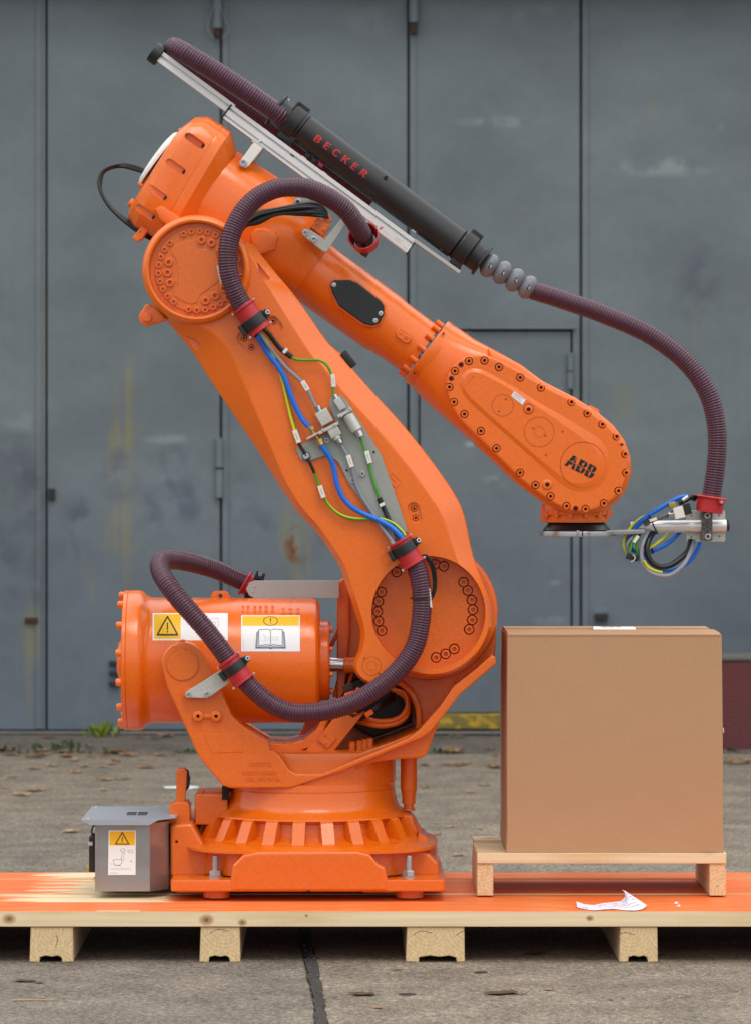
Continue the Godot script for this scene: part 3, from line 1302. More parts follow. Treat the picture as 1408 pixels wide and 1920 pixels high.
func deck_picture() -> Image:
	var wd := 1400
	var ht := 500
	var im := Image.create(wd, ht, false, Image.FORMAT_RGB8)
	var nz := noise_bytes(512, 71, 0.012, 4)
	var fine := noise_bytes(512, 72, 0.15, 2)
	var bands := [[0.0, 0.213, 0], [0.213, 0.43, 1], [0.43, 0.65, 2], [0.65, 0.81, 3], [0.81, 0.98, 4]]
	for y in ht:
		var dz := (y + 0.5) / ht * 0.97
		var pl := 0
		for q in bands:
			if dz >= q[0]:
				pl = q[2]
		for x in wd:
			var wx := DX0 + (x + 0.5) / wd * (DX1 - DX0)
			var streak: float = nz[(y * 5 % 512) * 512 + (x / 3 % 512)] / 255.0 - 0.5
			var f: float = fine[(y % 512) * 512 + x % 512] / 255.0 - 0.5
			var bare := 0.0
			if pl == 1:
				bare = minf(wx + 0.87 - streak * 0.24, -0.455 - wx + streak * 0.05) * 18.0
			elif pl == 2:
				bare = minf(wx + 0.79 - streak * 0.3, -0.40 - wx + streak * 0.1) * 16.0
			elif pl == 3:
				bare = minf(wx + 0.78 - streak * 0.3, -0.5 - wx + streak * 0.1) * 12.0
			elif pl == 4:
				bare = minf(wx + 0.84 - streak * 0.2, -0.60 - wx) * 16.0
			elif pl == 0:
				bare = 0.9 - absf(dz - 0.003) * 150.0 if wx > -0.64 and wx < -0.53 else -1.0
			if dz > 0.206 and dz < 0.216 and wx > 0.28:
				bare = maxf(bare, 0.4 + streak * 2.0)
			var wood := wood_rgb(wx + pl * 0.77, dz * 0.9 + pl * 0.3, [])
			var o := Color(0.88, 0.42, 0.175) * (1.0 + 0.06 * f + 0.28 * (wood.g - 0.72) + 0.10 * streak)
			o.a = 1.0
			var thin: float = clampf((nz[(y * 9 % 512) * 512 + (x / 2 + 200) % 512] / 255.0 - 0.60) * 2.6, 0.0, 0.34)
			im.set_pixel(x, y, o.lerp(wood * 1.06, clampf(maxf(bare * 1.4 + 0.25 * signf(bare + 0.2) + f * 0.5, thin), 0.0, 1.0)))
	return im


func front_picture() -> Image:
	var im := Image.create(1600, 36, false, Image.FORMAT_RGB8)
	var knots := []
	for q in [[18, 15, 0.010], [388, 17, 0.011], [455, 22, 0.007], [575, 9, 0.003], [1105, 14, 0.006]]:
		knots.append([w(q[0], 0, DZ0).x, q[1] * 0.00137, q[2]])
	for y in 36:
		for x in 1600:
			var c := wood_rgb(DX0 + (x + 0.5) / 1600.0 * (DX1 - DX0), (y + 0.5) / 36.0 * 0.0411, knots, 1.03)
			if y < 2:
				c = c.lerp(Color(0.93, 0.42, 0.15), 0.55)
			im.set_pixel(x, y, c)
	return im


func timber_uv(b: MB, along: Vector3, off: float) -> void:
	for i in range(0, b.v.size(), 3):
		var n := (b.v[i + 1] - b.v[i]).cross(b.v[i + 2] - b.v[i]).normalized()
		var across := n.cross(along)
		for k in 3:
			var p := b.v[i + k]
			if absf(n.dot(along)) > 0.7:
				var e := Vector3(absf(along.z), 0, absf(along.x))
				b.t[i + k] = Vector2(p.dot(e) / 0.11 + off * 7.3, -p.y / 0.11 + off * 3.1)
			else:
				b.t[i + k] = Vector2(p.dot(along) / 2.0 + off, p.dot(across) / 0.25 + off * 3.7)


func beam(called: String, b: MB, along: Vector3, parent: Node, off: float) -> MeshInstance3D:
	timber_uv(b, along, off)
	var c := middle(b.v)
	var o := hold(called, to_mesh(b, 40, c, along), null, parent, c)
	o.set_surface_override_material(0, mats.timber)
	o.set_surface_override_material(1, mats.end_grain if int(off * 100.0) % 2 == 0 else mats.end_grain_plain)
	return o


func build_platform() -> void:
	var paint := textured("deck_paint", deck_picture(), 0.5)
	var front := textured("front_board", front_picture(), 0.72)
	var p := thing("timber_platform", Vector3(0, 0, 0.1), "wide timber platform under the robot, its deck oversprayed orange", "platform")
	var zs := [0.60, 0.387, 0.17, -0.05, -0.21, -0.37]
	for i in 5:
		var b := MB.new()
		var hi: float = DTOP - [0.0, 0.004, 0.001, 0.003, 0.0][i]
		b.box(Vector3((DX0 + DX1) / 2, (hi + DBOT) / 2, (zs[i] + zs[i + 1]) / 2 + 0.002), Vector3(DX1 - DX0, hi - DBOT, zs[i] - zs[i + 1] - 0.005), 0.003)
		for k in range(0, b.v.size(), 3):
			var n := (b.v[k + 1] - b.v[k]).cross(b.v[k + 2] - b.v[k]).normalized()
			for j in 3:
				var q := b.v[k + j]
				var u := (q.x - DX0) / (DX1 - DX0)
				if absf(n.y) > 0.7:
					b.t[k + j] = Vector2(u, clampf((DZ0 - q.z) / 0.97, 0.001, 0.999))
				else:
					b.t[k + j] = Vector2(u, clampf((DTOP - q.y) / (DTOP - DBOT), 0.01, 0.99))
		var c := middle(b.v)
		var o := hold("plank", to_mesh(b, 40, c, Vector3.UP), null, p, c)
		o.set_surface_override_material(0, front)
		o.set_surface_override_material(1, paint)
	var spans := [[-240, -150], [58, 137], [377, 450], [763, 870], [1163, 1232], [1540, 1640]]
	for i in spans.size():
		var s: Array = spans[i]
		var x0 := w(s[0], 0, DZ0).x
		var x1 := w(s[1], 0, DZ0).x
		var n0 := lerpf(x0, x1, 0.2)
		var n1 := lerpf(x0, x1, 0.75 if i != 3 else 0.87)
		var jag := PackedVector2Array([Vector2(x0 - 0.003, 0.001), Vector2(n0, 0.0), Vector2(n0 + 0.002, 0.013), Vector2(lerpf(n0, n1, 0.3), 0.017), Vector2(lerpf(n0, n1, 0.55), 0.014), Vector2(lerpf(n0, n1, 0.8), 0.017), Vector2(n1 - 0.002, 0.012), Vector2(n1, 0.0), Vector2(x1 + 0.001, 0.001), Vector2(x1, DBOT - 0.001), Vector2(x0, DBOT - 0.001)])
		var b := MB.new()
		b.extrude(jag, DZ0 - 0.006, DZ1 + 0.006, 0.002, 1)
		beam("bearer", b, Vector3.BACK, p, 0.31 * i + 0.12)
	for q in [[648, 1715], [860, 1713], [450, 1691], [1190, 1690], [230, 1713], [1120, 1714]]:
		pass


func build_stand_and_box() -> void:
	var zf := 0.245
	var zb := -0.21
	var top := 0.2463
	var s := thing("wooden_stand", Vector3(0.676, DTOP, 0.02), "small low stand of pale new timber slats under the carton", "stand")
	var n := 4
	var gap := 0.012
	var wd := (zf - zb - gap * (n - 1)) / n
	for i in n:
		var z0 := zf - i * (wd + gap)
		var b := MB.new()
		top = 0.2463 + [0.0, -0.003, -0.005, 0.003][i]
		b.box(Vector3(0.6766, (top + 0.2188) / 2, z0 - wd / 2), Vector3(0.662 - (0.004 if i % 2 else 0.0), top - 0.2188, wd), 0.002)
		beam("slat", b, Vector3.RIGHT, s, 0.17 + i * 0.27)
	top = 0.2463
	for x in [[0.3457, 0.3885], [0.9636, 1.007]]:
		var b := MB.new()
		b.box(Vector3((x[0] + x[1]) / 2, (0.2185 + DTOP) / 2, (zf + zb) / 2 - 0.002), Vector3(x[1] - x[0], 0.2185 - DTOP - 0.0005, zf - zb - 0.006), 0.002)
		beam("runner", b, Vector3.BACK, s, x[0] * 3.3)
	screw(Vector3(0.985, 0.160, zf - 0.006), 0.004, mats.bolt_steel, s, "low", Vector3.BACK, "nail_head")
	# the carton
	var x0 := 0.4257
	var x1 := 0.9963
	var y0 := top + 0.0006
	var y1 := 0.8265
	var z0 := 0.233
	var z1 := -0.222
	var bx := thing("cardboard_carton", Vector3((x0 + x1) / 2, y0, 0.006), "large plain brown cardboard carton taped shut on the wooden stand", "carton")
	var rows := []
	for k in 9:
		var t := k / 8.0
		var bulge := 0.0014 * sin(t * PI) + (0.003 if t < 0.02 else 0.0)
		var pl := rounded(PackedVector2Array([Vector2(x0 - bulge, z1 - bulge), Vector2(x1 + bulge + 0.003 * (1.0 - t), z1 - bulge), Vector2(x1 + bulge + 0.003 * (1.0 - t), z0 + bulge), Vector2(x0 - bulge, z0 + bulge)]), 0.0035, 3)
		var row := PackedVector3Array()
		for q in pl:
			row.append(Vector3(q.x, lerpf(y0, y1, t), q.y))
		rows.append(row)
	var b := MB.new()
	b.loft(rows)
	part("body", b, mats.cardboard, bx)
	for k in 2:                                              # the long flaps meet along the middle
		var f := MB.new()
		var za := z0 + 0.0015 if k == 0 else 0.003
		var zb2 := 0.007 if k == 0 else z1 - 0.001
		var rise := 0.0045 if k == 0 else 0.007
		var prof := PackedVector2Array()
		var under := PackedVector2Array()
		for i in 9:
			var t := i / 8.0
			var zz := lerpf(za, zb2, t)
			var yy := y1 + 0.0008 + rise * pow(sin(PI * 0.5 * minf(1.0, t * 2.2 if k == 0 else (1.0 - t) * 2.2)), 0.8)
			prof.append(Vector2(-zz, yy))
			under.append(Vector2(-zz, yy - 0.0032))
		under.reverse()
		prof.append_array(under)
		f.T = Transform3D(Basis(Vector3(0, 0, -1), Vector3(0, 1, 0), Vector3(1, 0, 0)), Vector3.ZERO)
		f.extrude(prof, x1 - (0.002 if k == 0 else 0.012), x0 + 0.002, 0.0)
		part("flap", f, mats.cardboard, bx)
	for q in [[1110, 1190, 0.03]]:
		var f := MB.new()
		var r := RandomNumberGenerator.new()
		r.seed = 5
		var u0 := w(q[0], 0, 0.0).x
		var u1 := w(q[1], 0, 0.0).x
		var prev := []
		for i in 13:
			var xx := lerpf(u0, u1, i / 12.0)
			var cur := [Vector3(xx, y1 + 0.006, q[2] + r.randf_range(-0.006, 0.006) + 0.012), Vector3(xx, y1 + 0.009 + r.randf() * 0.005, q[2] - 0.004), Vector3(xx, y1 + 0.0095, q[2] - 0.05)]
			if i:
				f.quad(prev[0], cur[0], cur[1], prev[1])
				f.quad(prev[1], cur[1], cur[2], prev[2])
			prev = cur
		part("packing_tape", f, mats.tape, bx, 20)
	var tp := MB.new()
	tp.box(Vector3(x1 + 0.0065, w(0, 1371, z0).y, 0.2), Vector3(0.002, 0.012, 0.03), 0.0005)
	part("tape_end", tp, mats.tape, bx)


# ------------------------------------------------------------------ the robot

const AX := -0.1017


func disc(b: MB, x: float, y: float, r: float, front: float, back: float, bevel := 0.0, segs := 40) -> void:
	var o := w(x, y, front)
	var rr := r * sc(front)
	var d := front - back
	o.z = back
	if bevel > 0:
		b.lathe(o, Vector3.BACK, [[0, rr], [d - bevel, rr], [d - bevel * 0.3, rr - bevel * 0.3], [d, rr - bevel]], segs)
	else:
		b.lathe(o, Vector3.BACK, [[0, rr], [d, rr]], segs)


func ring(b: MB, o: Vector3, axis: Vector3, prof: Array, segs := 56) -> void:      # closed section turned about an axis
	b.begin()
	var a := axis.normalized()
	var up := Vector3.UP if absf(a.y) < 0.9 else Vector3.RIGHT
	var e := a.cross(up).normalized()
	var f := a.cross(e).normalized()
	var rows := []
	for q in prof:
		var row := PackedVector3Array()
		for k in segs:
			var t := TAU * k / segs
			row.append(o + a * float(q[0]) + (e * cos(t) + f * sin(t)) * float(q[1]))
		rows.append(row)
	b.skin(rows, true)
	b.close()


func groove(x: float, y: float, r: float, z: float, wide := 1.3, deep := 0.003) -> MB:      # a ring-shaped cutter
	var b := MB.new()
	var o := w(x, y, z)
	var s := sc(z)
	ring(b, o, Vector3.BACK, [[-deep, (r - wide / 2) * s], [-deep, (r + wide / 2) * s], [0.01, (r + wide / 2) * s], [0.01, (r - wide / 2) * s]], 48)
	return b


func bore(x: float, y: float, r: float, front: float, back: float, segs := 20, at_z := -99.0) -> MB:      # a round cutter or plug; x and y are read at depth at_z
	var b := MB.new()
	var zr := at_z if at_z > -90.0 else (back if front > 0.28 else (front + back) / 2.0)
	var o := w(x, y, zr)
	o.z = back
	b.lathe(o, Vector3.BACK, [[0, r * sc(zr)], [front - back, r * sc(zr)]], segs)
	return b


func punch(a: Array, zr: float, front: float, back: float) -> MB:      # a cutter with the outline a, read at depth zr
	var b := MB.new()
	b.extrude(poly(a, zr), front, back)
	return b


func plate(a: Array, front: float, back: float, bevel := 0.004, corner := 0.0) -> MB:
	var b := MB.new()
	var p := poly(a, front)
	if corner > 0:
		p = rounded(p, corner * sc(front), 4)
	b.extrude(p, front, back, bevel)
	return b


func rbox(cx: float, cy: float, l: float, h: float, deg: float, front: float, back: float, bevel := 0.002) -> MB:      # turned block seen from the front; deg clockwise on the picture
	var u := Vector2.from_angle(deg_to_rad(deg))
	var n := Vector2(-u.y, u.x)
	var c := Vector2(cx, cy)
	var a := []
	for q in [[-1, -1], [1, -1], [1, 1], [-1, 1]]:
		var p: Vector2 = c + u * l * 0.5 * q[0] + n * h * 0.5 * q[1]
		a.append([p.x, p.y])
	return plate(a, front, back, bevel)


func cap_rod(x0: float, y0: float, x1: float, y1: float, z: float, r: float, bevel := 0.002, segs := 22) -> MB:
	var b := MB.new()
	b.rod(w(x0, y0, z), w(x1, y1, z), r * sc(z), bevel, segs)
	return b


func axial(p0: Vector3, dir: Vector3, prof: Array, segs := 36) -> MB:       # prof in picture pixels
	var b := MB.new()
	var q := []
	for k in prof:
		q.append([k[0] * 0.001424, k[1] * 0.001424])
	b.lathe(p0, dir, q, segs)
	return b


func station(s: float, a: float, bb: float, zh: float, e := 2.0, n := 40, zc := 0.0) -> PackedVector3Array:     # a cross-section of the forearm
	var u := Vector2(0.803, 0.596)
	var m := Vector2(0.596, -0.803)
	var base := Vector2(589, 511) + u * s
	var top := base + m * a
	var bot := base - m * bb
	return section(top, bot, zh, e, n, zc)


func section(top: Vector2, bot: Vector2, zh: float, e := 2.0, n := 40, zc := 0.0) -> PackedVector3Array:
	var t3 := w(top.x, top.y, 0)
	var b3 := w(bot.x, bot.y, 0)
	var c := (t3 + b3) / 2
	var h := (t3 - b3) / 2
	var o := PackedVector3Array()
	for k in n:
		var t := TAU * k / n
		var x := cos(t)
		var y := sin(t)
		o.append(c + h * signf(x) * pow(absf(x), 2.0 / e) + Vector3(0, 0, zc + zh * signf(y) * pow(absf(y), 2.0 / e)))
	return o


func chamfered(a: Array, face: float, edge: float, back: float, deep := 1.0) -> MB:       # outline [x, y, width of the slope]; screen clockwise or not
	var p := PackedVector3Array()
	for q in a:
		p.append(Vector3(q[0], q[1], q[2]))
	p = spline(p, 3, true)
	var xy := PackedVector2Array()
	var ins := PackedFloat32Array()
	for q in p:
		var g := w(q.x, q.y, face)
		xy.append(Vector2(g.x, g.y))
		ins.append(q.z * sc(face))
	var area := 0.0
	for i in xy.size():
		area += xy[i].cross(xy[(i + 1) % xy.size()])
	if area < 0:
		xy.reverse()
		ins.reverse()
	var list := [[xy, back]]
	var one := PackedFloat32Array()
	one.resize(xy.size())
	for q in [[0.0, 0.0], [0.015, 0.10], [0.06, 0.18], [0.93, 0.955], [0.97, 0.988], [1.03, 1.0]]:
		for i in xy.size():
			one[i] = ins[i] * q[0]
		list.append([inset(xy, one) if q[0] > 0 else xy, lerpf(edge, face, q[1])])
	var b := MB.new()
	b.rings(list)
	return b


func bent(s: String, size: float, centre: Vector3, axis_dir: Vector3, radius: float, tilt: float, mat: Material, parent: Node, slant := 0.0, bold := false, spread := 1.0) -> void:
	# lettering wrapped on a round tube; it reads along axis_dir, tilt is the angle round the tube from the lens
	var tm := TextMesh.new()
	tm.text = s
	var f := SystemFont.new()
	f.font_names = PackedStringArray(["Droid Sans"])
	f.font_weight = 700 if bold else 400
	tm.font = f
	tm.font_size = 32
	tm.pixel_size = size / 23.0
	tm.depth = 0.0006
	tm.curve_step = 3.0
	var arr := tm.get_mesh_arrays()
	var vv: PackedVector3Array = arr[Mesh.ARRAY_VERTEX]
	var ix: PackedInt32Array = arr[Mesh.ARRAY_INDEX]
	var along := axis_dir.normalized()
	var n0 := Vector3.BACK
	var up := n0.cross(along)
	var b := MB.new()
	var stack := []
	for i in range(0, ix.size(), 3):
		stack.append([vv[ix[i]], vv[ix[i + 2]], vv[ix[i + 1]]])
	while stack.size():
		var t: Array = stack.pop_back()
		var l := 0
		for k in 3:
			if absf(t[k].y - t[(k + 1) % 3].y) > absf(t[l].y - t[(l + 1) % 3].y):
				l = k
		if absf(t[l].y - t[(l + 1) % 3].y) > size * 0.22:
			var m: Vector3 = (t[l] + t[(l + 1) % 3]) / 2
			stack.append([t[l], m, t[(l + 2) % 3]])
			stack.append([m, t[(l + 1) % 3], t[(l + 2) % 3]])
		else:
			var g := []
			for p in t:
				var ang: float = tilt + (p.y) / radius
				g.append(centre + along * (p.x * spread + p.y * slant) + (n0 * cos(ang) + up * sin(ang)) * (radius + 0.0004 + p.z))
			b.tri(g[0], g[1], g[2])
	part("lettering", b, mat, parent, 30)


func decal_on_tank(x0: float, x1: float, y0: float, y1: float, im: Image, parent: Node, cy: float, r: float) -> void:
	var m := textured("label_print", im, 0.4)
	var b := MB.new()
	var s := sc(0.0)
	var rows := []
	for i in 13:
		var th0 := asin((cy - y0) / r)
		var th1 := asin((cy - y1) / r)
		var th := lerpf(th0, th1, i / 12.0)
		var z := cos(th) * (r * s + 0.0008)
		var yy := w(0, cy, 0).y + sin(th) * (r * s + 0.0008)
		rows.append([Vector3(w(x0, 0, z).x, yy, z), Vector3(w(x1, 0, z).x, yy, z)])
	for i in 12:
		var v0 := i / 12.0
		var v1 := (i + 1) / 12.0
		var a: Vector3 = rows[i][0]
		var bb: Vector3 = rows[i][1]
		var c: Vector3 = rows[i + 1][1]
		var d: Vector3 = rows[i + 1][0]
		b.tri(a, d, c, Vector2(0, v0), Vector2(0, v1), Vector2(1, v1))
		b.tri(a, c, bb, Vector2(0, v0), Vector2(1, v1), Vector2(1, v0))
	part("warning_label", b, m, parent)


func flat_decal(corners: Array, im: Image, parent: Node, rough := 0.4) -> void:       # upper left, upper right, lower right, lower left
	var m := textured("label_print", im, rough)
	var b := MB.new()
	b.quad_uv(corners[0], corners[1], corners[2], corners[3])
	part("printed_label", b, m, parent)


func clamp_ring(x0: float, y0: float, x1: float, y1: float, z: float, r: float, s0: float, s1: float, parent: Node) -> void:
	var p0 := w(x0, y0, z)
	var p1 := w(x1, y1, z)
	var d := (p1 - p0)
	var l := d.length() / 0.001424
	d = d.normalized()
	var c := part("hose_collar", axial(p0, d, [[-2.5, r * 1.02], [-2.5, r * 1.34], [0, r * 1.38], [2.2, r * 1.34], [3.2, r * 1.16], [l * 0.5, r * 1.10], [l - 3.2, r * 1.12], [l - 2.2, r * 1.26], [l, r * 1.30], [l + 2.0, r * 1.26], [l + 2.0, r * 1.02]]), mats.red_plastic, parent)
	var st := part("strap", axial(p0 + d * l * s0 * 0.001424, d, [[0, r * 1.1], [0, r * 1.27], [1, r * 1.31], [l * (s1 - s0) - 1, r * 1.31], [l * (s1 - s0), r * 1.27], [l * (s1 - s0), r * 1.1]]), mats.black_plastic, c)
	var side := d.cross(Vector3.BACK).normalized()
	if side.x < 0:
		side = -side
	var mid := p0 + d * l * (s0 + s1) * 0.5 * 0.001424
	var ang := rad_to_deg(atan2(-d.y, d.x))
	for k in [-1, 1]:
		var q = mid + side * k * r * 1.42 * 0.001424
		var px = VX + q.x / sc(z + 0.012)
		var py = VY + (EYE - q.y) / sc(z + 0.012)
		part("strap_lug", rbox(px, py, l * (s1 - s0) * (0.75 if k == 1 else 1.1), 8.5, ang, z + 0.016, z - 0.012, 0.002), mats.black_plastic, c)
		if k == 1:
			var sp = q + side * 0.004
			sp.z = z + 0.012
			screw(sp, 0.0062, mats.bolt_steel, c, "socket", Vector3(0.25, 0.2, 1), "clamp_screw")
		for e in [0.0, 1.0]:
			var sp = p0 + d * (l * e * 0.001424) + side * k * r * 1.22 * 0.001424
			sp.z = z + 0.016
			screw(sp, 0.0034, mats.bolt_steel, c, "low", Vector3.BACK, "rivet")


func bar_profile(x0: float, y0: float, x1: float, y1: float, prof: Array, zc: float) -> MB:      # section [across, towards the lens] in metres, drawn out from one point to another
	var p0 := w(x0, y0, zc)
	var p1 := w(x1, y1, zc)
	var d := (p1 - p0).normalized()
	var n := Vector3.BACK.cross(d)
	var b := MB.new()
	b.T = Transform3D(Basis(n, Vector3.BACK, n.cross(Vector3.BACK)), p0)
	var pl := PackedVector2Array()
	for q in prof:
		pl.append(Vector2(q[0], q[1]))
	var sign: float = signf(n.cross(Vector3.BACK).dot(d))
	b.extrude(pl, maxf(0.0, sign * p0.distance_to(p1)), minf(0.0, sign * p0.distance_to(p1)), 0.0)
	return b


func build_robot() -> void:
	var r := thing("industrial_robot", Vector3(AX, DTOP, 0), "tall orange robot arm bolted to the timber platform before the grey gate", "robot arm")
	robot_base(r)
	robot_frame(r)
	robot_balancer(r)
	robot_lower_arm(r)
	robot_forearm(r)
	robot_wrist(r)
	robot_dress(r)
	robot_cables(r)
	robot_tool(r)
	robot_box(r)


func robot_base(r: Node3D) -> void:
	var or1: Material = mats.cast_orange
	var b := MB.new()
	# foot plate with its bolt holes
	var f := MB.new()
	f.T = Transform3D(LAID, Vector3.ZERO)
	f.extrude(rounded(PackedVector2Array([Vector2(AX - 0.361, -0.35), Vector2(AX + 0.361, -0.35), Vector2(AX + 0.361, 0.35), Vector2(AX - 0.361, 0.35)]), 0.022), 0.1865, 0.1557, 0.004)
	var tools := []
	for q in [[-0.292, 0.275], [0.215, 0.29]]:
		var h := MB.new()
		h.lathe(Vector3(AX + q[0], 0.1, q[1]), Vector3.UP, [[0, 0.021], [0.2, 0.021]], 24)
		tools.append(h)
	f = cut(f, tools)
	b.v.append_array(f.v)
	b.t.append_array(f.t)
	# front and back walls between the corner pockets
	b.extrude(rounded(poly([[433, 1671.5], [433, 1650], [437, 1623], [457, 1603], [484, 1597], [674, 1597], [694, 1603], [708, 1620], [722, 1628], [727, 1650], [727, 1671.5]], 0.3525), 0.010), 0.3525, -0.3525, 0.007, 3)
	b.extrude(rounded(poly([[321, 1645], [320, 1546], [361, 1544], [385, 1588], [402, 1597], [752, 1597], [784, 1590], [806, 1602], [821, 1618], [823, 1645]], 0.21), 0.012), 0.212, -0.212, 0.009, 3)
	# turned skirt and neck
	b.lathe(Vector3(AX, 0, 0), Vector3.UP, [[0.19, 0.349], [0.256, 0.346], [0.262, 0.338], [0.268, 0.322], [0.275, 0.308], [0.281, 0.274], [0.288, 0.262], [0.322, 0.259], [0.3285, 0.270], [0.3325, 0.2765], [0.3365, 0.2755], [0.3415, 0.262], [0.348, 0.250], [0.357, 0.242], [0.368, 0.2375], [0.385, 0.2345], [0.402, 0.2325], [0.403, 0.2305], [0.4045, 0.2305], [0.4055, 0.2315], [0.425, 0.2300], [0.43, 0.1]], 96)
	for k in 24:
		var a := deg_to_rad(-4.8 + 15.0 * k)
		var out := Vector3(sin(a), 0, cos(a))
		b.T = Transform3D(Basis(out.cross(Vector3.UP), out, Vector3.UP) if false else Basis(Vector3(cos(a), 0, -sin(a)), Vector3.UP, out), Vector3(AX, 0, 0))
		b.begin()
		var rows := []
		for q in [[0.3325, 0.24, 0.2765], [0.3305, 0.24, 0.2815], [0.326, 0.24, 0.285], [0.280, 0.24, 0.309], [0.273, 0.24, 0.315], [0.266, 0.24, 0.322]]:
			rows.append(PackedVector3Array([Vector3(-0.019, q[0], q[1]), Vector3(0.019, q[0], q[1]), Vector3(0.0165, q[0], q[2]), Vector3(-0.0165, q[0], q[2])]))
		b.loft(rows)
	b.T = Transform3D()
	var shoulder := []
	for q in [[0.273, 0.317, 2.0], [0.2705, 0.325, 2.2], [0.263, 0.343, 3.0], [0.260, 0.3465, 3.2], [0.253, 0.3465, 3.2], [0.250, 0.342, 3.2], [0.247, 0.30, 3.0]]:
		var row := PackedVector3Array()
		for k in 72:
			var t := TAU * k / 72.0
			row.append(Vector3(AX + q[1] * signf(cos(t)) * pow(absf(cos(t)), 2.0 / q[2]), q[0], q[1] * signf(sin(t)) * pow(absf(sin(t)), 2.0 / q[2])))
		shoulder.append(row)
	b.loft(shoulder)
	var base := part("base_casting", b, or1, r, 32)
	# things on the left shoulder of the base
	var l := plate([[366, 1547], [366, 1492], [371, 1488], [420, 1488], [428, 1494], [428, 1547]], 0.12, -0.08, 0.006)
	disc(l, 398, 1520, 0.1, 0.13, 0.0)
	part("side_boss", l, or1, base)
	part("stop_post", plate([[331, 1508], [331, 1446], [336, 1441], [347, 1441], [352, 1447], [350, 1478], [347, 1508]], 0.115, 0.075, 0.003), or1, base)
	part("post_foot", plate([[318, 1545], [318, 1510], [330, 1504], [352, 1504], [357, 1512], [357, 1545]], 0.14, 0.04, 0.004), or1, base)
	part("rubber_buffer", plate([[350, 1443], [354, 1447], [357, 1463], [355, 1478], [349, 1484]], 0.112, 0.078, 0.003), mats.rubber, base)
	part("side_bracket", plate([[737, 1562], [737, 1533], [744, 1528], [772, 1529], [776, 1545], [784, 1562]], 0.10, -0.1, 0.003), or1, base)
	part("corner_rib", plate([[784, 1562], [800, 1570], [812, 1600], [806, 1605], [780, 1600]], 0.12, -0.12, 0.004), or1, base)
	for q in [[430, 1490, 5.0], [380, 1487, 4.0]]:
		part("stop_pin", cap_rod(q[0], q[1] + 6, q[0], q[1] - 6, 0.1, q[2]), or1, base)
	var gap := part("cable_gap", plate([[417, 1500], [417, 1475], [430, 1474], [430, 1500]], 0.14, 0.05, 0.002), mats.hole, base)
	for q in [[-0.245, 0.275], [0.265, 0.275], [-0.245, -0.275], [0.265, -0.275]]:
		var o := Vector3(AX + q[0], 0, q[1])
		var pad := MB.new()
		pad.lathe(o + Vector3(0.003, DTOP + 0.0005, 0), Vector3.UP, [[0, 0.036], [0.026, 0.036]], 30)
		part("levelling_pad", pad, mats.orange, base)
		var st := MB.new()
		st.lathe(o + Vector3(0, 0.186, 0), Vector3.UP, [[0, 0.0085], [0.017, 0.0085], [0.054, 0.0085], [0.057, 0.0065]], 16)
		for k in 14:
			ring(st, o + Vector3(0, 0.206 + 0.0025 * k, 0), Vector3.UP, [[0, 0.0082], [0.0008, 0.0091], [0.0016, 0.0082]], 14)
		var stud := part("anchor_stud", st, mats.bolt_steel, base)
		var nut := MB.new()
		nut.T = Transform3D(LAID, o)
		nut.extrude(circle(Vector2.ZERO, 0.0165, 6, 0.35), 0.204, 0.1895, 0.002, 1)
		part("anchor_nut", nut, mats.bolt_steel, base, 20)
		var ws := MB.new()
		ws.lathe(o + Vector3(0, 0.187, 0), Vector3.UP, [[0, 0.021], [0.0025, 0.021]], 24)
		part("washer", ws, mats.bolt_steel, base)
	for q in [[-0.29, 0.24], [0.20, 0.24]]:
		var pad := MB.new()
		pad.box(Vector3(AX + q[0], 0.1505, q[1] - 0.02), Vector3(0.11, 0.012, 0.12), 0.003)
		part("pad_boss", pad, or1, base)
	var slot := MB.new()
	slot.box(Vector3(w(579, 0, 0.345).x, w(0, 1669, 0.351).y, 0.3495), Vector3(0.010, 0.007, 0.003))
	part("drain_slot", slot, mats.hole, base)
	screw(w(332, 1578, 0.2125), 0.0035, mats.hole, base, "low", Vector3.BACK, "plug")


func frame_polygon() -> Array:
	var a := []
	for k in 13:
		var t := deg_to_rad(185.0 + 155.0 * k / 12.0)
		a.append([344 + cos(t) * 42, 1246 + sin(t) * 42])
	a.append_array([[398, 1256], [425, 1318], [436, 1342], [455, 1360], [480, 1376], [504, 1390], [507, 1407], [512, 1407], [524, 1415], [542, 1443], [556, 1451], [604, 1451], [690, 1415], [765, 1384], [786, 1368], [824, 1325], [850, 1286], [894, 1252], [920, 1229], [928, 1232], [929, 1245], [862, 1302], [838, 1334], [808, 1371], [793, 1383], [742, 1404], [640, 1447], [545, 1478], [432, 1478], [418, 1473], [374, 1420], [340, 1345], [314, 1288]])
	return a


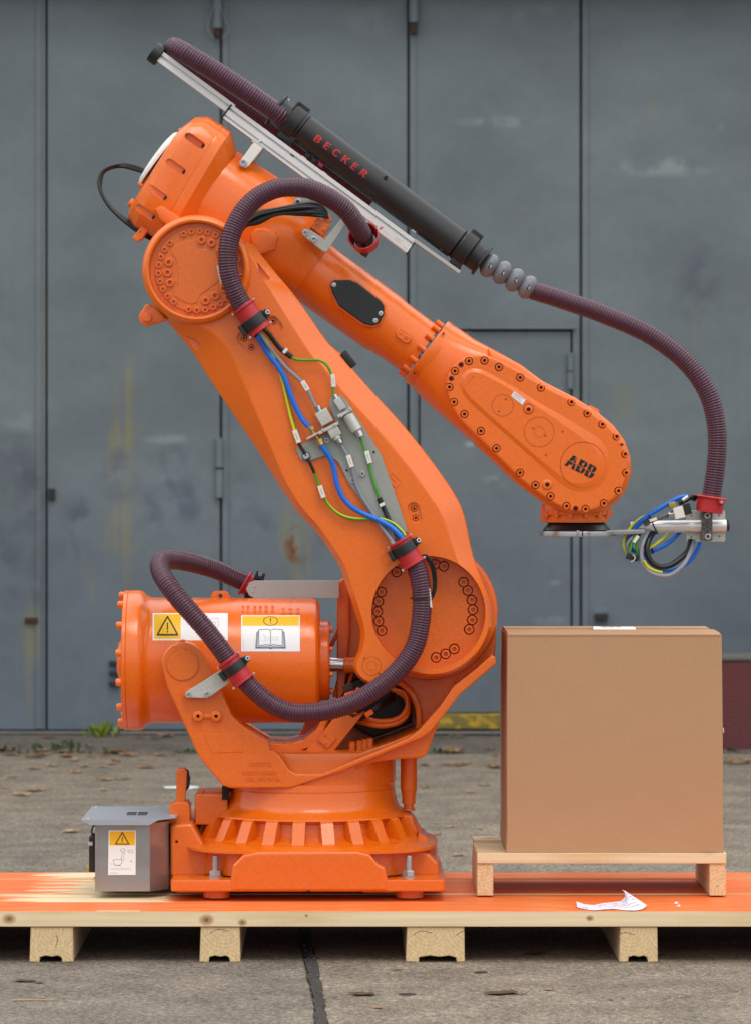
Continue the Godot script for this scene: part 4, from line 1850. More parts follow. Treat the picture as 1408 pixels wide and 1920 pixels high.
func robot_frame(r: Node3D) -> void:
	var m: Material = mats.cast_orange
	var b := MB.new()
	var cx := w(588, 0, 0).x
	b.lathe(Vector3(cx, 0, 0), Vector3.UP, [[0.4155, 0.19], [0.4155, 0.219], [0.419, 0.2225], [0.49, 0.2225], [0.508, 0.218], [0.512, 0.20]], 96)
	b.extrude(poly(frame_polygon(), 0.232), 0.232, 0.165, 0.005, 3)
	b.extrude(poly(frame_polygon(), 0.0), -0.17, -0.23, 0.006, 2)
	b.extrude(rounded(poly([[560, 1456], [640, 1424], [742, 1388], [784, 1370], [830, 1328], [838, 1334], [823, 1353], [800, 1414], [790, 1422], [743, 1424], [700, 1430], [600, 1475]], 0.19), 0.004), 0.192, -0.16, 0.006, 3)
	b.extrude(rounded(poly([[502, 1392], [540, 1394], [570, 1386], [592, 1368], [606, 1344], [618, 1346], [604, 1378], [582, 1400], [560, 1408], [502, 1408]], 0.1), 0.003), 0.13, -0.15, 0.004)
	# floor of the pan and its lower flank
	b.extrude(poly([[500, 1409], [700, 1409], [760, 1392], [790, 1376], [812, 1360], [796, 1414], [742, 1421], [500, 1452]], 0.17), 0.168, -0.18, 0.0)
	# web behind the arm's lower joint, with a rounded opening
	b.extrude(rounded(poly([[740, 1276], [757, 1284], [773, 1300], [784, 1322], [788, 1350], [786, 1376], [794, 1372], [836, 1330], [862, 1294], [926, 1242], [931, 1165], [800, 1110], [715, 1195]], 0.06), 0.006), 0.062, 0.012, 0.004)
	b.extrude(poly([[545, 1410], [575, 1350], [632, 1310], [632, 1092], [645, 1084], [656, 1097], [690, 1180], [800, 1110], [931, 1165], [926, 1240], [836, 1330], [792, 1374], [765, 1392], [700, 1410]], -0.1), -0.12, -0.18, 0.004)
	# left upright
	b.extrude(rounded(poly([[632, 1093], [645, 1084], [655, 1096], [656, 1180], [652, 1240], [644, 1300], [632, 1318]], -0.03), 0.004), -0.03, -0.15, 0.004)
	b.extrude(poly([[650, 1092], [656, 1097], [700, 1190], [690, 1240], [650, 1260]], -0.05), -0.05, -0.14, 0.004)
	var frame := part("rotating_frame", b, m, r, 34)
	var g := MB.new()
	disc(g, 804, 1147, 129, 0.105, -0.17, 0.012, 72)
	part("joint_drum", g, m, frame)
	cable("opening_rim", [[738, 1276, 0.062], [756, 1284, 0.066], [772, 1300, 0.07], [783, 1324, 0.07], [786, 1350, 0.07], [784, 1376, 0.066]], 6.5, m, frame, 12)
	part("gusset", plate([[572, 1409], [612, 1364], [640, 1331], [662, 1346], [684, 1336], [626, 1409]], 0.13, 0.05, 0.004), m, frame)
	var pl := part("clip_plate", rbox(613, 1386, 26, 25, 40, 0.137, 0.128, 0.002), m, frame)
	for q in [[611, 1378], [612, 1394]]:
		screw(w(q[0], q[1], 0.137), 0.0045, m, pl, "low")
	for q in [[660, 1398, 7], [674, 1396, 6], [684, 1394, 6], [694, 1392, 6]]:
		part("stub", cap_rod(q[0], 1411, q[0], q[1] - 8, 0.10, q[2]), m, frame)
	for q in [[513, 1400, 6], [526, 1401, 5], [541, 1400, 7]]:
		part("stub", cap_rod(q[0], 1411, q[0], q[1] - 9, 0.10, q[2]), m, frame)
	for q in [[628, 1308, 642, 1255, 5], [646, 1310, 660, 1262, 4], [622, 1210, 636, 1180, 4]]:
		part("strut", cap_rod(q[0], q[1], q[2], q[3], -0.05, q[4]), m, frame)
	part("cavity_shade_block", plate([[655, 1280], [700, 1262], [745, 1280], [772, 1318], [772, 1356], [700, 1384], [655, 1360]], -0.03, -0.12, 0.01), mats.rubber, frame)  # added black block standing in for the deep shade inside the frame cavity
	for q in [0.0, 1.0]:
		cable("motor_cable", [[655, 1335 + q * 10, 0.02], [680, 1346 + q * 9, 0.06], [715, 1353 + q * 8, 0.08], [748, 1346 + q * 8, 0.07], [764, 1325 + q * 10, 0.05], [760, 1302 + q * 6, 0.02], [735, 1292, -0.01]], 5.2, mats.orange, frame)
	for q in [0, 1, 2]:
		cable("control_cable", [[650 - q * 3, 1342 + q * 7, 0.08], [680, 1341 + q * 3, 0.10], [710, 1328 - q * 3, 0.10], [740, 1312 - q * 6, 0.04]], 3.2, mats.black_cable, frame, 8)
	for q in [[656, 1304, 18, 11, -20, 0.20], [668, 1299, 20, 9, -48, 0.205], [692, 1338, 16, 9, -30, 0.20]]:
		part("cable_clip", rbox(q[0], q[1], q[2], q[3], q[4], q[5], q[5] - 0.03, 0.002), mats.fresh_orange, frame)
	part("clip_bracket", rbox(653, 1290, 20, 14, -20, 0.16, 0.14, 0.002), mats.dark_iron, frame)
	# shallow pocket on the apron and its cast lettering
	part("pocket_plate", plate([[384, 1375], [442, 1375], [455, 1390], [458, 1410], [398, 1412], [388, 1392]], 0.2335, 0.228, 0.0012), m, frame)
	letters("0507716", w(488, 1433, 0.2325), 0.0115, 0.0, m, frame, 0.003, true)
	letters("3HAC 042480-", w(487, 1449, 0.2325), 0.0105, 0.0, m, frame, 0.003, true)
	letters("002 REV 04 M", w(494, 1461, 0.2325), 0.0105, 0.0, m, frame, 0.003, true)
	var pin := MB.new()
	var o := w(766, 1424, 0.03)
	var s := sc(0.03)
	pin.lathe(o, Vector3.DOWN, [[-0.01, 15.5 * s], [54 * s, 15.5 * s], [62 * s, 14 * s], [68 * s, 12.6 * s], [83 * s, 12.6 * s], [83.5 * s, 9.5 * s], [91 * s, 9.5 * s], [92 * s, 12 * s], [95 * s, 12.5 * s], [96 * s, 11 * s]], 28)
	part("calibration_pin", pin, m, frame)
	# eye and bosses of the near bracket
	var e := MB.new()
	disc(e, 343, 1246, 31, 0.2345, 0.228, 0.001)
	e = cut(e, [groove(343, 1246, 29.5, 0.2345, 1.0, 0.002)])
	part("pivot_cap", e, m, frame)
	for q in [[372, 1343], [406, 1343]]:
		var bs := MB.new()
		disc(bs, q[0], q[1], 10.5, 0.246, 0.228, 0.004)
		bs = cut(bs, [bore(q[0], q[1], 3.2, 0.26, 0.23)])
		part("boss", bs, m, frame)
		part("boss_hole", bore(q[0], q[1], 3.0, 0.2335, 0.2325), mats.hole, frame)
	part("boss_bridge", rbox(389, 1343, 20, 8, 0, 0.240, 0.228, 0.003), m, frame)
	part("boss_pad", plate([[350, 1290], [372, 1288], [376, 1308], [352, 1312]], 0.236, 0.228, 0.003, 9), m, frame)


func robot_balancer(r: Node3D) -> void:
	var cy := 1238.0
	var s := sc(0.0)
	var o := Vector3(w(0, 0, 0).x, w(0, cy, 0).y, 0)
	var prof := []
	for q in [[234, 0.5], [234, 128], [235.5, 131], [241.5, 131], [242.4, 129.6], [243.3, 131], [262, 131.5], [269, 129.5], [275, 124], [280, 119.5], [288, 117.5], [585, 117], [593, 115], [598, 110], [600, 103], [600, 77], [603, 75.5], [615, 75], [618, 73], [619, 70], [619, 22]]:
		prof.append([q[0] * s, q[1] * s])
	var b := MB.new()
	b.lathe(o, Vector3.RIGHT, prof, 96)
	var t := part("balance_cylinder", b, mats.orange, r, 30)
	var c := MB.new()
	var cp := []
	for q in [[219.5, 0.5], [220.5, 22], [224, 34], [229, 39], [235, 40]]:
		cp.append([q[0] * s, q[1] * s])
	c.lathe(o, Vector3.RIGHT, cp, 48)
	part("end_cap", c, mats.orange, t)
	for k in 14:
		var a := TAU * (k + 0.35) / 14.0
		var q := MB.new()
		var at := o + Vector3(235.0 * s, sin(a) * 122 * s, cos(a) * 122 * s)
		q.lathe(at, Vector3.LEFT, [[0, 7.2 * s], [8.5 * s, 7.2 * s], [10.5 * s, 5.5 * s]], 16)
		part("bolt", q, mats.orange, t)
	for k in 8:
		var a := TAU * (k + 0.5) / 8.0
		var q := MB.new()
		q.lathe(o + Vector3(619.0 * s, sin(a) * 62 * s, cos(a) * 62 * s), Vector3.RIGHT, [[0, 5 * s], [5 * s, 5 * s], [6 * s, 4 * s]], 14)
		part("bolt", q, mats.orange, t)
	var lug := cut(plate([[391, 1128], [399, 1111], [404, 1108], [424, 1108], [429, 1111], [437, 1128]], 0.012, -0.012, 0.003), [bore(414, 1117, 4.2, 0.1, -0.1)])
	part("lifting_lug", lug, mats.orange, t)
	part("bleed_plug", cap_rod(343, 1204, 343, 1199, 0.20, 6), mats.orange, t)
	decal_on_tank(287, 428, 1147, 1196, sticker_wide(), t, cy, 117)
	decal_on_tank(453, 563, 1151, 1216, sticker_manual(), t, cy, 117)
	var k := 0
	for x in [458, 467, 480, 490, 501, 513, 533, 546, 560]:
		var q := MB.new()
		var th := deg_to_rad(57.0)
		var nrm := Vector3(0, sin(th), cos(th))
		var up := Vector3(0, cos(th), -sin(th))
		var at := o + Vector3(x * s, nrm.y * 117 * s, nrm.z * 117 * s)
		for j in 3 if x < 520 else 2:
			q.T = Transform3D(Basis(Vector3.RIGHT, up, nrm), at + up * (j - 1) * (0.011 if x < 520 else 0.016))
			ring(q, Vector3.ZERO, Vector3.BACK, [[-0.002, 0.0032], [0.0012, 0.0034], [0.0012, 0.0046 if x < 520 else 0.0062], [-0.002, 0.0048]], 4 + (k * 5 + j) % 4)
			k += 1
		part("cast_mark", q, mats.orange, t)
	var rod := MB.new()
	rod.rod(Vector3(w(612, 0, 0).x, w(0, 1246, 0).y, 0), Vector3(w(646, 0, 0).x, w(0, 1246, 0).y, 0), 13.6 * s, 0.0, 32)
	part("piston_rod", rod, mats.steel, t)
	var end := MB.new()
	end.rod(Vector3(w(643, 0, 0).x, w(0, 1247, 0).y, 0), Vector3(w(700, 0, 0).x, w(0, 1247, 0).y, 0), 15.5 * s, 0.004, 28)
	part("rod_end", end, mats.orange, t)


func robot_lower_arm(r: Node3D) -> void:
	var zf := 0.26
	var a := []
	for k in 15:                                              # round the upper joint
		var t := deg_to_rad(128.0 + (326.0 - 128.0) * k / 14.0)
		a.append([369 + cos(t) * 104, 505 + sin(t) * 104, 9])
	a.append_array([[474, 457, 15], [490, 476, 19], [519, 512, 27], [559, 561, 36], [612, 637, 40], [631, 656, 41], [662, 692, 42], [700, 735, 42], [740, 778, 42], [774, 818, 42], [810, 864, 42], [837, 902, 42], [857, 934, 41], [871, 967, 39], [887, 1041, 32], [905, 1091, 21], [918, 1125, 10], [923, 1155, 7], [921, 1182, 7], [912, 1206, 7], [897, 1229, 7], [872, 1251, 7], [845, 1265, 7], [812, 1271, 7], [785, 1268, 7], [760, 1263, 7], [735, 1272, 7], [702, 1285, 6], [684, 1281, 6], [671, 1271, 6], [663, 1256, 6], [665, 1240, 6], [671, 1226, 7], [676, 1200, 8], [674, 1176, 9], [664, 1145, 10], [654, 1113, 10], [645, 1086, 10], [636, 1062, 10], [623, 1041, 10], [606, 1016, 10], [586, 990, 11], [562, 965, 12], [540, 935, 13], [515, 897, 17], [480, 840, 28], [440, 780, 42], [410, 736, 52], [385, 698, 60], [362, 662, 56], [340, 633, 38], [318, 608, 18]])
	var b := chamfered(a, zf, 0.205, 0.115)
	var tools := [bore(803, 1149, 106.5, 0.4, 0.05, 72, zf)]
	for q in [[[458, 634], [472, 651], 13.5], [[512, 603], [520, 613], 11], [[775, 953], [780, 972], 11.5]]:
		var t := MB.new()
		var p := poly([q[0], q[1]], zf)
		t.extrude(stadium(p[0], p[1], q[2] * sc(zf)), 0.4, zf - 0.007)
		tools.append(t)
	for q in [[458, 634], [472, 651], [513, 602], [776, 954], [779, 971]]:
		tools.append(bore(q[0], q[1], 6.2, 0.4, zf - 0.022, 20, zf))
	tools.append(groove(724, 1050, 10, zf, 1.6, 0.0015))
	tools.append(groove(697, 1249, 17.5, zf, 1.3, 0.0025))
	tools.append(groove(697, 1249, 9, zf, 1.0, 0.002))
	tools.append(punch([[349, 629], [368, 636], [376, 646], [373, 656], [365, 657]], 0.24, 0.4, 0.218))
	tools.append(punch([[483, 491], [506, 520], [505, 525], [494, 523], [487, 512]], 0.25, 0.4, 0.236))
	for q in [[683, 1235], [711, 1263]]:
		tools.append(bore(q[0], q[1], 1.8, 0.4, zf - 0.006, 10))
	b = cut(b, tools)
	var arm := part("lower_arm", b, mats.orange, r, 27)
	# upper joint: raised rim, sunk disc and its two rings of screws
	var rim := MB.new()
	var s := sc(0.28)
	var o := w(369, 505, 0.28)
	o.z = 0.0
	ring(rim, o, Vector3.BACK, [[0.235, 86 * s], [0.278, 87.5 * s], [0.284, 89.5 * s], [0.2855, 93 * s], [0.2825, 97.5 * s], [0.274, 101 * s], [0.258, 103.2 * s], [0.235, 103.5 * s]], 96)
	part("joint_rim", rim, mats.orange, arm)
	var d := MB.new()
	disc(d, 370, 506, 79.5, 0.2655, 0.25, 0.002, 72)
	var dd := part("joint_disc", d, mats.cast_orange, arm)
	part("joint_plateau", plate(zoomed([[355, 375], [420, 335], [500, 305], [545, 318], [565, 362], [600, 380], [680, 385], [735, 430], [765, 560], [755, 650], [700, 685], [640, 735], [592, 765], [572, 825], [530, 838], [440, 808], [380, 765], [378, 712], [412, 690], [418, 600], [410, 520], [390, 450], [362, 430]], 240, 380, 4.4), 0.2675, 0.262, 0.0015, 7), mats.cast_orange, arm)
	for q in zoomed([[462, 257], [528, 238], [595, 233], [662, 242], [728, 266], [349, 333], [306, 387], [277, 447], [259, 514], [256, 583], [269, 650], [293, 713], [331, 770], [381, 818], [505, 880], [572, 888], [640, 884], [707, 862], [766, 830], [822, 785], [905, 470], [935, 610], [915, 690]], 240, 380, 4.4):
		screw(w(q[0], q[1], 0.2655), 5.9 * s, mats.orange, arm)
	for q in zoomed([[610, 308], [693, 332], [764, 384], [340, 492], [330, 577], [349, 660], [644, 808], [723, 767], [794, 708]], 240, 380, 4.4):
		screw(w(q[0], q[1], 0.2655), 7.8 * s, mats.orange, arm)
	# lower joint: disc at the bottom of the bore
	var dk := []
	for q in zoomed([[645, 255], [545, 387], [527, 450], [521, 516], [528, 580], [548, 642], [897, 203], [955, 217], [1085, 322], [1113, 377], [1140, 440], [1147, 504], [1142, 572], [1122, 634], [1024, 763], [967, 796], [905, 819]], 560, 1000, 3.52):
		dk.append(q)
	var ld := MB.new()
	disc(ld, 803, 1149, 105.8, 0.196, 0.10, 0.001, 72)
	var lt := []
	for q in dk:
		lt.append(bore(q[0], q[1], 10.2, 0.3, 0.168, 20, 0.196))
	ld = cut(ld, lt)
	var low := part("lower_joint_disc", ld, mats.cast_orange, arm)
	for q in dk:
		screw(w(q[0], q[1], 0.186) , 8.0 * sc(0.2), mats.orange, arm)
	for q in [[458, 634, 4.6], [472, 651, 4.6], [513, 602, 5.0], [776, 954, 4.8], [779, 971, 4.8]]:
		screw(w(q[0], q[1], zf - 0.012), q[2] * sc(zf), mats.orange, arm)
		part("socket_shade", bore(q[0], q[1], 2.5, zf - 0.0085, zf - 0.0105, 8), mats.hole, arm)  # near-black disc painting the shade at the bottom of the socket
	# ear below the upper joint
	var ear := part("ear", plate([[297, 578], [276, 567], [267, 580], [260, 592], [262, 604], [273, 612], [304, 603], [320, 600]], 0.225, 0.15, 0.006, 8), mats.orange, arm)
	screw(w(277, 595, 0.225), 8.6 * sc(0.22), mats.orange, ear, "hex")
	part("edge_cover", rbox(653, 674, 34, 15, 51, 0.215, 0.165, 0.006), mats.black_plastic, arm)
	part("edge_pad", rbox(644, 680, 46, 14, 51, 0.212, 0.16, 0.004), mats.orange, arm)
	# cast frame mark beside the cable plate
	var fm := MB.new()
	for q in [[744, 894, 22, 2.2, 48], [733, 905, 22, 2.2, 48], [746, 909, 15, 2.2, -42], [731, 890, 15, 2.2, -42], [738, 899, 10, 2.0, 48]]:
		var k := rbox(q[0], q[1], q[2], q[3], q[4], zf + 0.0015, zf - 0.001, 0.0006)
		fm.v.append_array(k.v)
		fm.t.append_array(k.t)
	part("cast_mark", fm, mats.orange, arm)


func robot_forearm(r: Node3D) -> void:
	var m: Material = mats.orange
	var body := MB.new()
	body.loft([station(-268, 70, 70, 0.10, 2.6), station(-262, 84, 84, 0.125, 2.6), station(-235, 90, 90, 0.135, 2.5), station(-161, 96, 94, 0.142, 2.5), station(-100, 95, 92, 0.140, 2.5), station(-60, 86, 82, 0.128, 2.3), station(-25, 70, 68, 0.105, 2.1), station(-8, 65.5, 64, 0.096), station(-4.5, 64.5, 63, 0.094), station(-4, 60.5, 60, 0.0895), station(20, 60, 60, 0.0875), station(150, 60.5, 58.5, 0.0865), station(160, 60.5, 58, 0.0855), station(176, 58.5, 54.5, 0.082), station(240, 58.5, 51.5, 0.079), station(250, 58.5, 51.5, 0.079)])
	body.extrude(poly([[438, 296], [446, 286], [519, 333], [560, 360], [553, 372], [520, 356], [470, 330]], 0.0), 0.055, -0.055, 0.004)
	# hub that turns in the lower arm
	disc(body, 372, 503, 92, 0.12, -0.13, 0.01, 56)
	var arm := part("upper_arm", body, m, r, 34)
	part("stop_block", plate([[470, 440], [480, 427], [500, 428], [517, 435], [522, 446], [516, 468], [488, 478], [474, 470]], 0.16, 0.08, 0.008), m, arm)
	# motor housing at the rear end
	var hz := MB.new()
	hz.loft([section(Vector2(343, 243), Vector2(243, 402), 0.126, 3.6), section(Vector2(350, 236), Vector2(242, 412), 0.140, 3.6), section(Vector2(371, 222), Vector2(255, 430), 0.150, 3.8), section(Vector2(394, 221), Vector2(278, 442), 0.153, 3.6), section(Vector2(421, 238), Vector2(296, 452), 0.153, 3.6)])
	var tools := []
	for q in [[365, 262], [329, 311], [294, 360], [272, 396]]:
		var p := poly([[q[0] - 11, q[1] - 7], [q[0] + 13, q[1] + 10]], 0.15)
		var t := MB.new()
		t.extrude(stadium(p[0], p[1], 7.0 * sc(0.15)), 0.4, 0.1425 if q[1] > 280 and q[1] < 390 else 0.127)
		tools.append(t)
	hz = cut(hz, tools)
	var mc := part("motor_cover", hz, m, arm, 30)
	for q in [[381, 273], [345, 322], [310, 371], [288, 407]]:
		part("drain_slot", rbox(q[0], q[1], 3, 7, 36, 0.147 if q[1] > 300 and q[1] < 400 else 0.132, 0.11, 0.0), mats.hole, mc)
	var h2 := MB.new()
	h2.loft([section(Vector2(420, 238.5), Vector2(297, 451), 0.1515, 3.6), section(Vector2(424, 241), Vector2(300, 454), 0.1535, 3.6), section(Vector2(436, 250), Vector2(312, 462), 0.1535, 3.6), section(Vector2(445, 284), Vector2(335, 465), 0.130, 3.0), section(Vector2(444, 291), Vector2(345, 468), 0.118, 2.8)])
	part("housing_body", h2, m, arm, 30)
	var cap := MB.new()
	cap.loft([section(Vector2(340, 250), Vector2(262, 352), 0.095, 2.4), section(Vector2(335, 248), Vector2(261, 346), 0.095, 2.4), section(Vector2(329, 249), Vector2(262, 338), 0.088, 2.4), section(Vector2(318, 258), Vector2(270, 323), 0.06, 2.2)])
	part("white_end_cap", cap, mats.cream_plastic, arm, 50)
	for q in [[340, 245, 4], [264, 346, 4], [248, 381, 9]]:
		part("cover_bolt", cap_rod(q[0] + 4, q[1] + 3, q[0] - 4, q[1] - 3, 0.06, q[2], 0.002), m, arm)
	part("corner_boss", plate([[290, 392], [304, 384], [350, 414], [340, 440], [300, 412]], 0.172, 0.10, 0.008), m, arm)
	part("cable_holder", rbox(266, 436, 16, 22, 36, 0.10, 0.04, 0.003), m, arm)
	part("cable_holder", rbox(257, 446, 14, 10, 36, 0.10, 0.06, 0.003), m, arm)
	screw(w(263, 433, 0.10), 0.004, m, arm, "low")
	for k in 3:
		cable("motor_cable", [[292, 452 + k, 0.03], [272, 442 - k * 2, 0.06], [240, 420 - k * 3, 0.06], [208, 390 - k * 2, 0.05 - 0.012 * k], [191, 362, 0.04 - 0.014 * k], [186 + k * 2, 338, 0.03 - 0.014 * k], [196 + k, 318 + k, 0.02 - 0.014 * k], [225, 308 + k * 2, 0.01], [255, 312 + k * 3, 0.0], [283, 324 + k * 2, 0.0]], 3.4, mats.black_cable, arm)
	# oval black cover on the tube
	var oval := zoomed([[478, 1088], [484, 1064], [500, 1056], [580, 1055], [622, 1072], [744, 1166], [760, 1190], [762, 1232], [738, 1282], [702, 1297], [652, 1286], [522, 1192], [486, 1120]], 450, 150, 2.816)
	var wide := zoomed([[470, 1090], [476, 1058], [496, 1044], [582, 1045], [628, 1062], [752, 1158], [770, 1186], [772, 1236], [744, 1292], [702, 1308], [646, 1296], [514, 1200], [476, 1124]], 450, 150, 2.816)
	part("cover_seat", plate(wide, 0.092, 0.05, 0.004, 3), m, arm)
	var cover := part("oval_cover", plate(oval, 0.098, 0.088, 0.003, 3), mats.black_plastic, arm)
	for q in zoomed([[497, 1081], [742, 1232], [714, 1270]], 450, 150, 2.816):
		screw(w(q[0], q[1], 0.098), 4.6 * sc(0.098), mats.bolt_steel, arm, "low")
	part("screw_pocket", plate(zoomed([[820, 1335], [830, 1312], [850, 1306], [900, 1338], [908, 1362], [896, 1386], [874, 1390], [826, 1358]], 450, 150, 2.816), 0.0865, 0.06, 0.003, 3), m, arm)
	for q in zoomed([[846, 1338, 2.4], [877, 1358, 4.4]], 450, 150, 2.816):
		screw(w(q[0], q[1], 0.0865), q[2] * sc(0.09), m, arm, "low")
	# flange screws before the wrist
	var u := Vector3(0.803, -0.596, 0)
	var n := Vector3(0.596, 0.803, 0)
	var c := w(589 + 0.803 * 241 + 0.596 * 5, 511 + 0.596 * 241 - 0.803 * 5, 0)
	for k in 14:
		var t := TAU * (k + 0.5) / 14.0
		var p := c + (n * cos(t) + Vector3.BACK * sin(t)) * 58.5 * sc(0)
		var q := MB.new()
		q.lathe(p - u * 0.004, u, [[0, 4.6 * sc(0)], [0.001, 5.2 * sc(0)], [0.022, 5.2 * sc(0)]], 16)
		part("flange_bolt", q, m, arm)


func robot_wrist(r: Node3D) -> void:
	var m: Material = mats.orange
	var b := MB.new()
	var outline := [[838, 601], [862, 617], [885, 635], [930, 659], [974, 682], [1017, 714], [1078, 745], [1120, 772], [1150, 797], [1171, 825], [1182, 855], [1184, 885], [1176, 915], [1158, 941], [1130, 959], [1097, 967], [1066, 965], [1040, 955], [1016, 940], [988, 920], [965, 902], [930, 868], [895, 836], [868, 814], [848, 800], [800, 755], [757, 708]]
	b.extrude(poly([[915, 653]] + outline.slice(3, 23) + [[885, 822], [880, 800]], 0.10), 0.1035, -0.1035, 0.02, 4)
	b.loft([section(Vector2(840, 603), Vector2(759, 708), 0.100, 2.0, 56), section(Vector2(862, 617), Vector2(788, 743), 0.1015, 2.2, 56), section(Vector2(890, 637), Vector2(822, 775), 0.1025, 3.0, 56), section(Vector2(932, 660), Vector2(868, 814), 0.1035, 5.0, 56), section(Vector2(980, 688), Vector2(925, 862), 0.1035, 8.0, 56), section(Vector2(1010, 720), Vector2(960, 880), 0.100, 8.0, 56)])
	var c0 := w(795.5 + 3, 655.5 + 2, 0)
	var u := Vector3(0.803, -0.596, 0)
	var s := sc(0)
	b.lathe(c0, u, [[0, 60 * s], [0, 68.5 * s], [0.003, 70 * s], [0.030, 70 * s], [0.06, 60 * s]], 64)
	var wr := part("wrist_housing", b, m, r, 36)
	# bolted side cover
	var cov := [[836, 724], [839, 700], [847, 686], [860, 675], [881, 666], [909, 666], [937, 676], [974, 696], [1017, 721], [1078, 753], [1118, 780], [1146, 804], [1164, 830], [1174, 857], [1175, 886], [1167, 912], [1150, 935], [1125, 951], [1097, 959], [1068, 957], [1043, 947], [1020, 932], [990, 911], [966, 890], [930, 854], [895, 820], [863, 788], [845, 758]]
	var big := zoomed([[295, 420], [357, 418], [415, 444], [500, 486], [583, 526], [705, 584], [769, 629], [829, 673], [886, 722], [920, 792], [924, 867], [893, 939], [835, 989], [761, 1012], [685, 1000], [621, 961], [561, 916], [499, 867], [405, 769], [343, 700], [277, 632], [235, 584], [217, 524], [239, 460]], 740, 480, 2.133)
	var little := zoomed([[264, 435], [225, 490], [908, 754], [722, 1010]], 740, 480, 2.133)
	var zc := 0.138
	var cb := MB.new()
	cb.extrude(spline2(poly(cov, zc), 3), zc, 0.10, 0.006, 3)
	var tools := []
	for q in big:
		tools.append(bore(q[0], q[1], 8.0, 0.3, zc - 0.02, 20, zc))
	for q in little:
		tools.append(bore(q[0], q[1], 5.2, 0.3, zc - 0.016, 16, zc))
	cb = cut(cb, tools)
	part("side_cover", cb, m, wr, 30)
	for q in big:
		screw(w(q[0], q[1], zc - 0.0086), 6.2 * sc(zc), m, wr)
		part("socket_shade", bore(q[0], q[1], 2.3, zc - 0.0058, zc - 0.0064, 8), mats.hole, wr)  # socket shade put in as a near-black disc
	for q in little:
		part("socket_shade", bore(q[0], q[1], 2.6, zc - 0.0062, zc - 0.0086, 8), mats.hole, wr)  # dark disc colours in the shade of the small bore
	# raised field on the cover
	var fl := [[862, 712], [868, 699], [880, 691], [897, 691], [915, 698], [960, 723], [1010, 754], [1063, 784], [1100, 806], [1128, 826], [1141, 850], [1143, 877], [1135, 901], [1117, 917], [1093, 923], [1069, 919], [1050, 908], [1030, 890], [1000, 862], [955, 822], [910, 782], [878, 752], [864, 732]]
	var fp := PackedVector3Array()
	for q in fl:
		fp.append(Vector3(q[0], q[1], 8.0 if q[0] < 1000 else 8.0 + (q[0] - 1000) * 0.10))
	var arr := []
	for q in fp:
		arr.append([q.x, q.y, q.z])
	var zt := 0.1425
	var field := chamfered(arr, zt, zc - 0.001, 0.12)
	var ft := [groove(941.6, 760.3, 20, zt, 1.1), groove(1010, 810, 28, zt, 1.1), groove(1092.5, 872, 43, zt, 1.5, 0.004), groove(1010, 810, 10, zt, 1.0, 0.0012)]
	for q in zoomed([[443, 573], [415, 622], [551, 690], [600, 719], [669, 703], [603, 796]], 740, 480, 2.133):
		ft.append(bore(q[0], q[1], 2.1, 0.3, zt - 0.006, 10, zt))
	ft.append(bore(990, 767.5, 10.5, 0.3, zt - 0.004, 20, zt))
	for q in [[880.5, 716]]:
		var p := poly([[q[0] - 5, q[1] + 7], [q[0] + 5, q[1] - 7]], zt)
		var t := MB.new()
		t.extrude(stadium(p[0], p[1], 2.8 * sc(zt)), 0.3, zt - 0.0015)
		ft.append(t)
	field = cut(field, ft)
	part("cover_field", field, m, wr, 26)
	screw(w(990, 767.5, zt - 0.004), 8.6 * sc(zt), m, wr, "low")
	part("socket_shade", bore(990, 767.5, 3.6, zt - 0.0006, zt - 0.002, 8), mats.hole, wr)
	screw(w(1025, 908.5, zc), 9.4 * sc(zc), m, wr, "low")
	part("socket_shade", bore(1025, 908.5, 3.8, zc + 0.0045, zc + 0.002, 8), mats.hole, wr)
	for q in [[831, 625, 1.8], [776, 700, 1.8]]:
		part("small_hole", bore(q[0], q[1], q[2], 0.1025 if q[1] > 650 else 0.0935, 0.07, 10), mats.hole, wr)
	# maker's letters, cut by thin lines
	var ang := deg_to_rad(-27.0)
	var bs := Basis(Vector3.BACK, ang)
	var lc := w(1089, 875, zt)
	for k in 3:
		hold("logo", letters_mesh("ABB", 0.0345, true), mats.black_print, wr, lc + bs * Vector3(0.0011 * (k - 1), 0, 0.0002 * k), bs.scaled_local(Vector3(0.90, 1.0, 1.0)))
	for q in [[0.0, 0.0, 0.1, 0.0013], [-0.0235, 0.0, 0.0013, 0.05], [0.0035, 0.0, 0.0013, 0.05], [0.0285, 0.0, 0.0013, 0.05]]:
		var ln := MB.new()
		ln.T = Transform3D(bs, lc)
		ln.box(Vector3(q[0], q[1], 0.0008), Vector3(minf(q[2], 0.086), minf(q[3], 0.036), 0.0022))
		part("logo_line", ln, m, wr)
	var st := zoomed([[476, 540], [523, 575], [508, 595], [464, 559]], 740, 480, 2.133)
	flat_decal([w(st[0][0], st[0][1], zt + 0.0006), w(st[1][0], st[1][1], zt + 0.0006), w(st[2][0], st[2][1], zt + 0.0006), w(st[3][0], st[3][1], zt + 0.0006)], sticker_serial(), wr)
	part("top_lug", plate([[1098, 764], [1106, 760], [1122, 768], [1126, 784], [1110, 790]], 0.06, 0.0, 0.004), m, wr)
	# turning flange under the wrist
	var fb := MB.new()
	var cx := w(1080, 0, 0).x
	var o := Vector3(cx, 0, 0)
	fb.lathe(o, Vector3.UP, [[w(0, 979, 0).y, 58 * s], [w(0, 977, 0).y, 59 * s], [w(0, 966, 0).y, 59 * s], [w(0, 965, 0).y, 63 * s], [w(0, 952, 0).y, 65 * s], [w(0, 930, 0).y, 62 * s]], 60)
	for k in 14:
		var t := TAU * k / 14.0
		fb.lathe(o + Vector3(cos(t) * 63 * s, w(0, 969, 0).y, sin(t) * 63 * s), Vector3.UP, [[0, 4.6 * s], [14 * s, 4.6 * s]], 10)
	part("turning_flange", fb, m, wr)
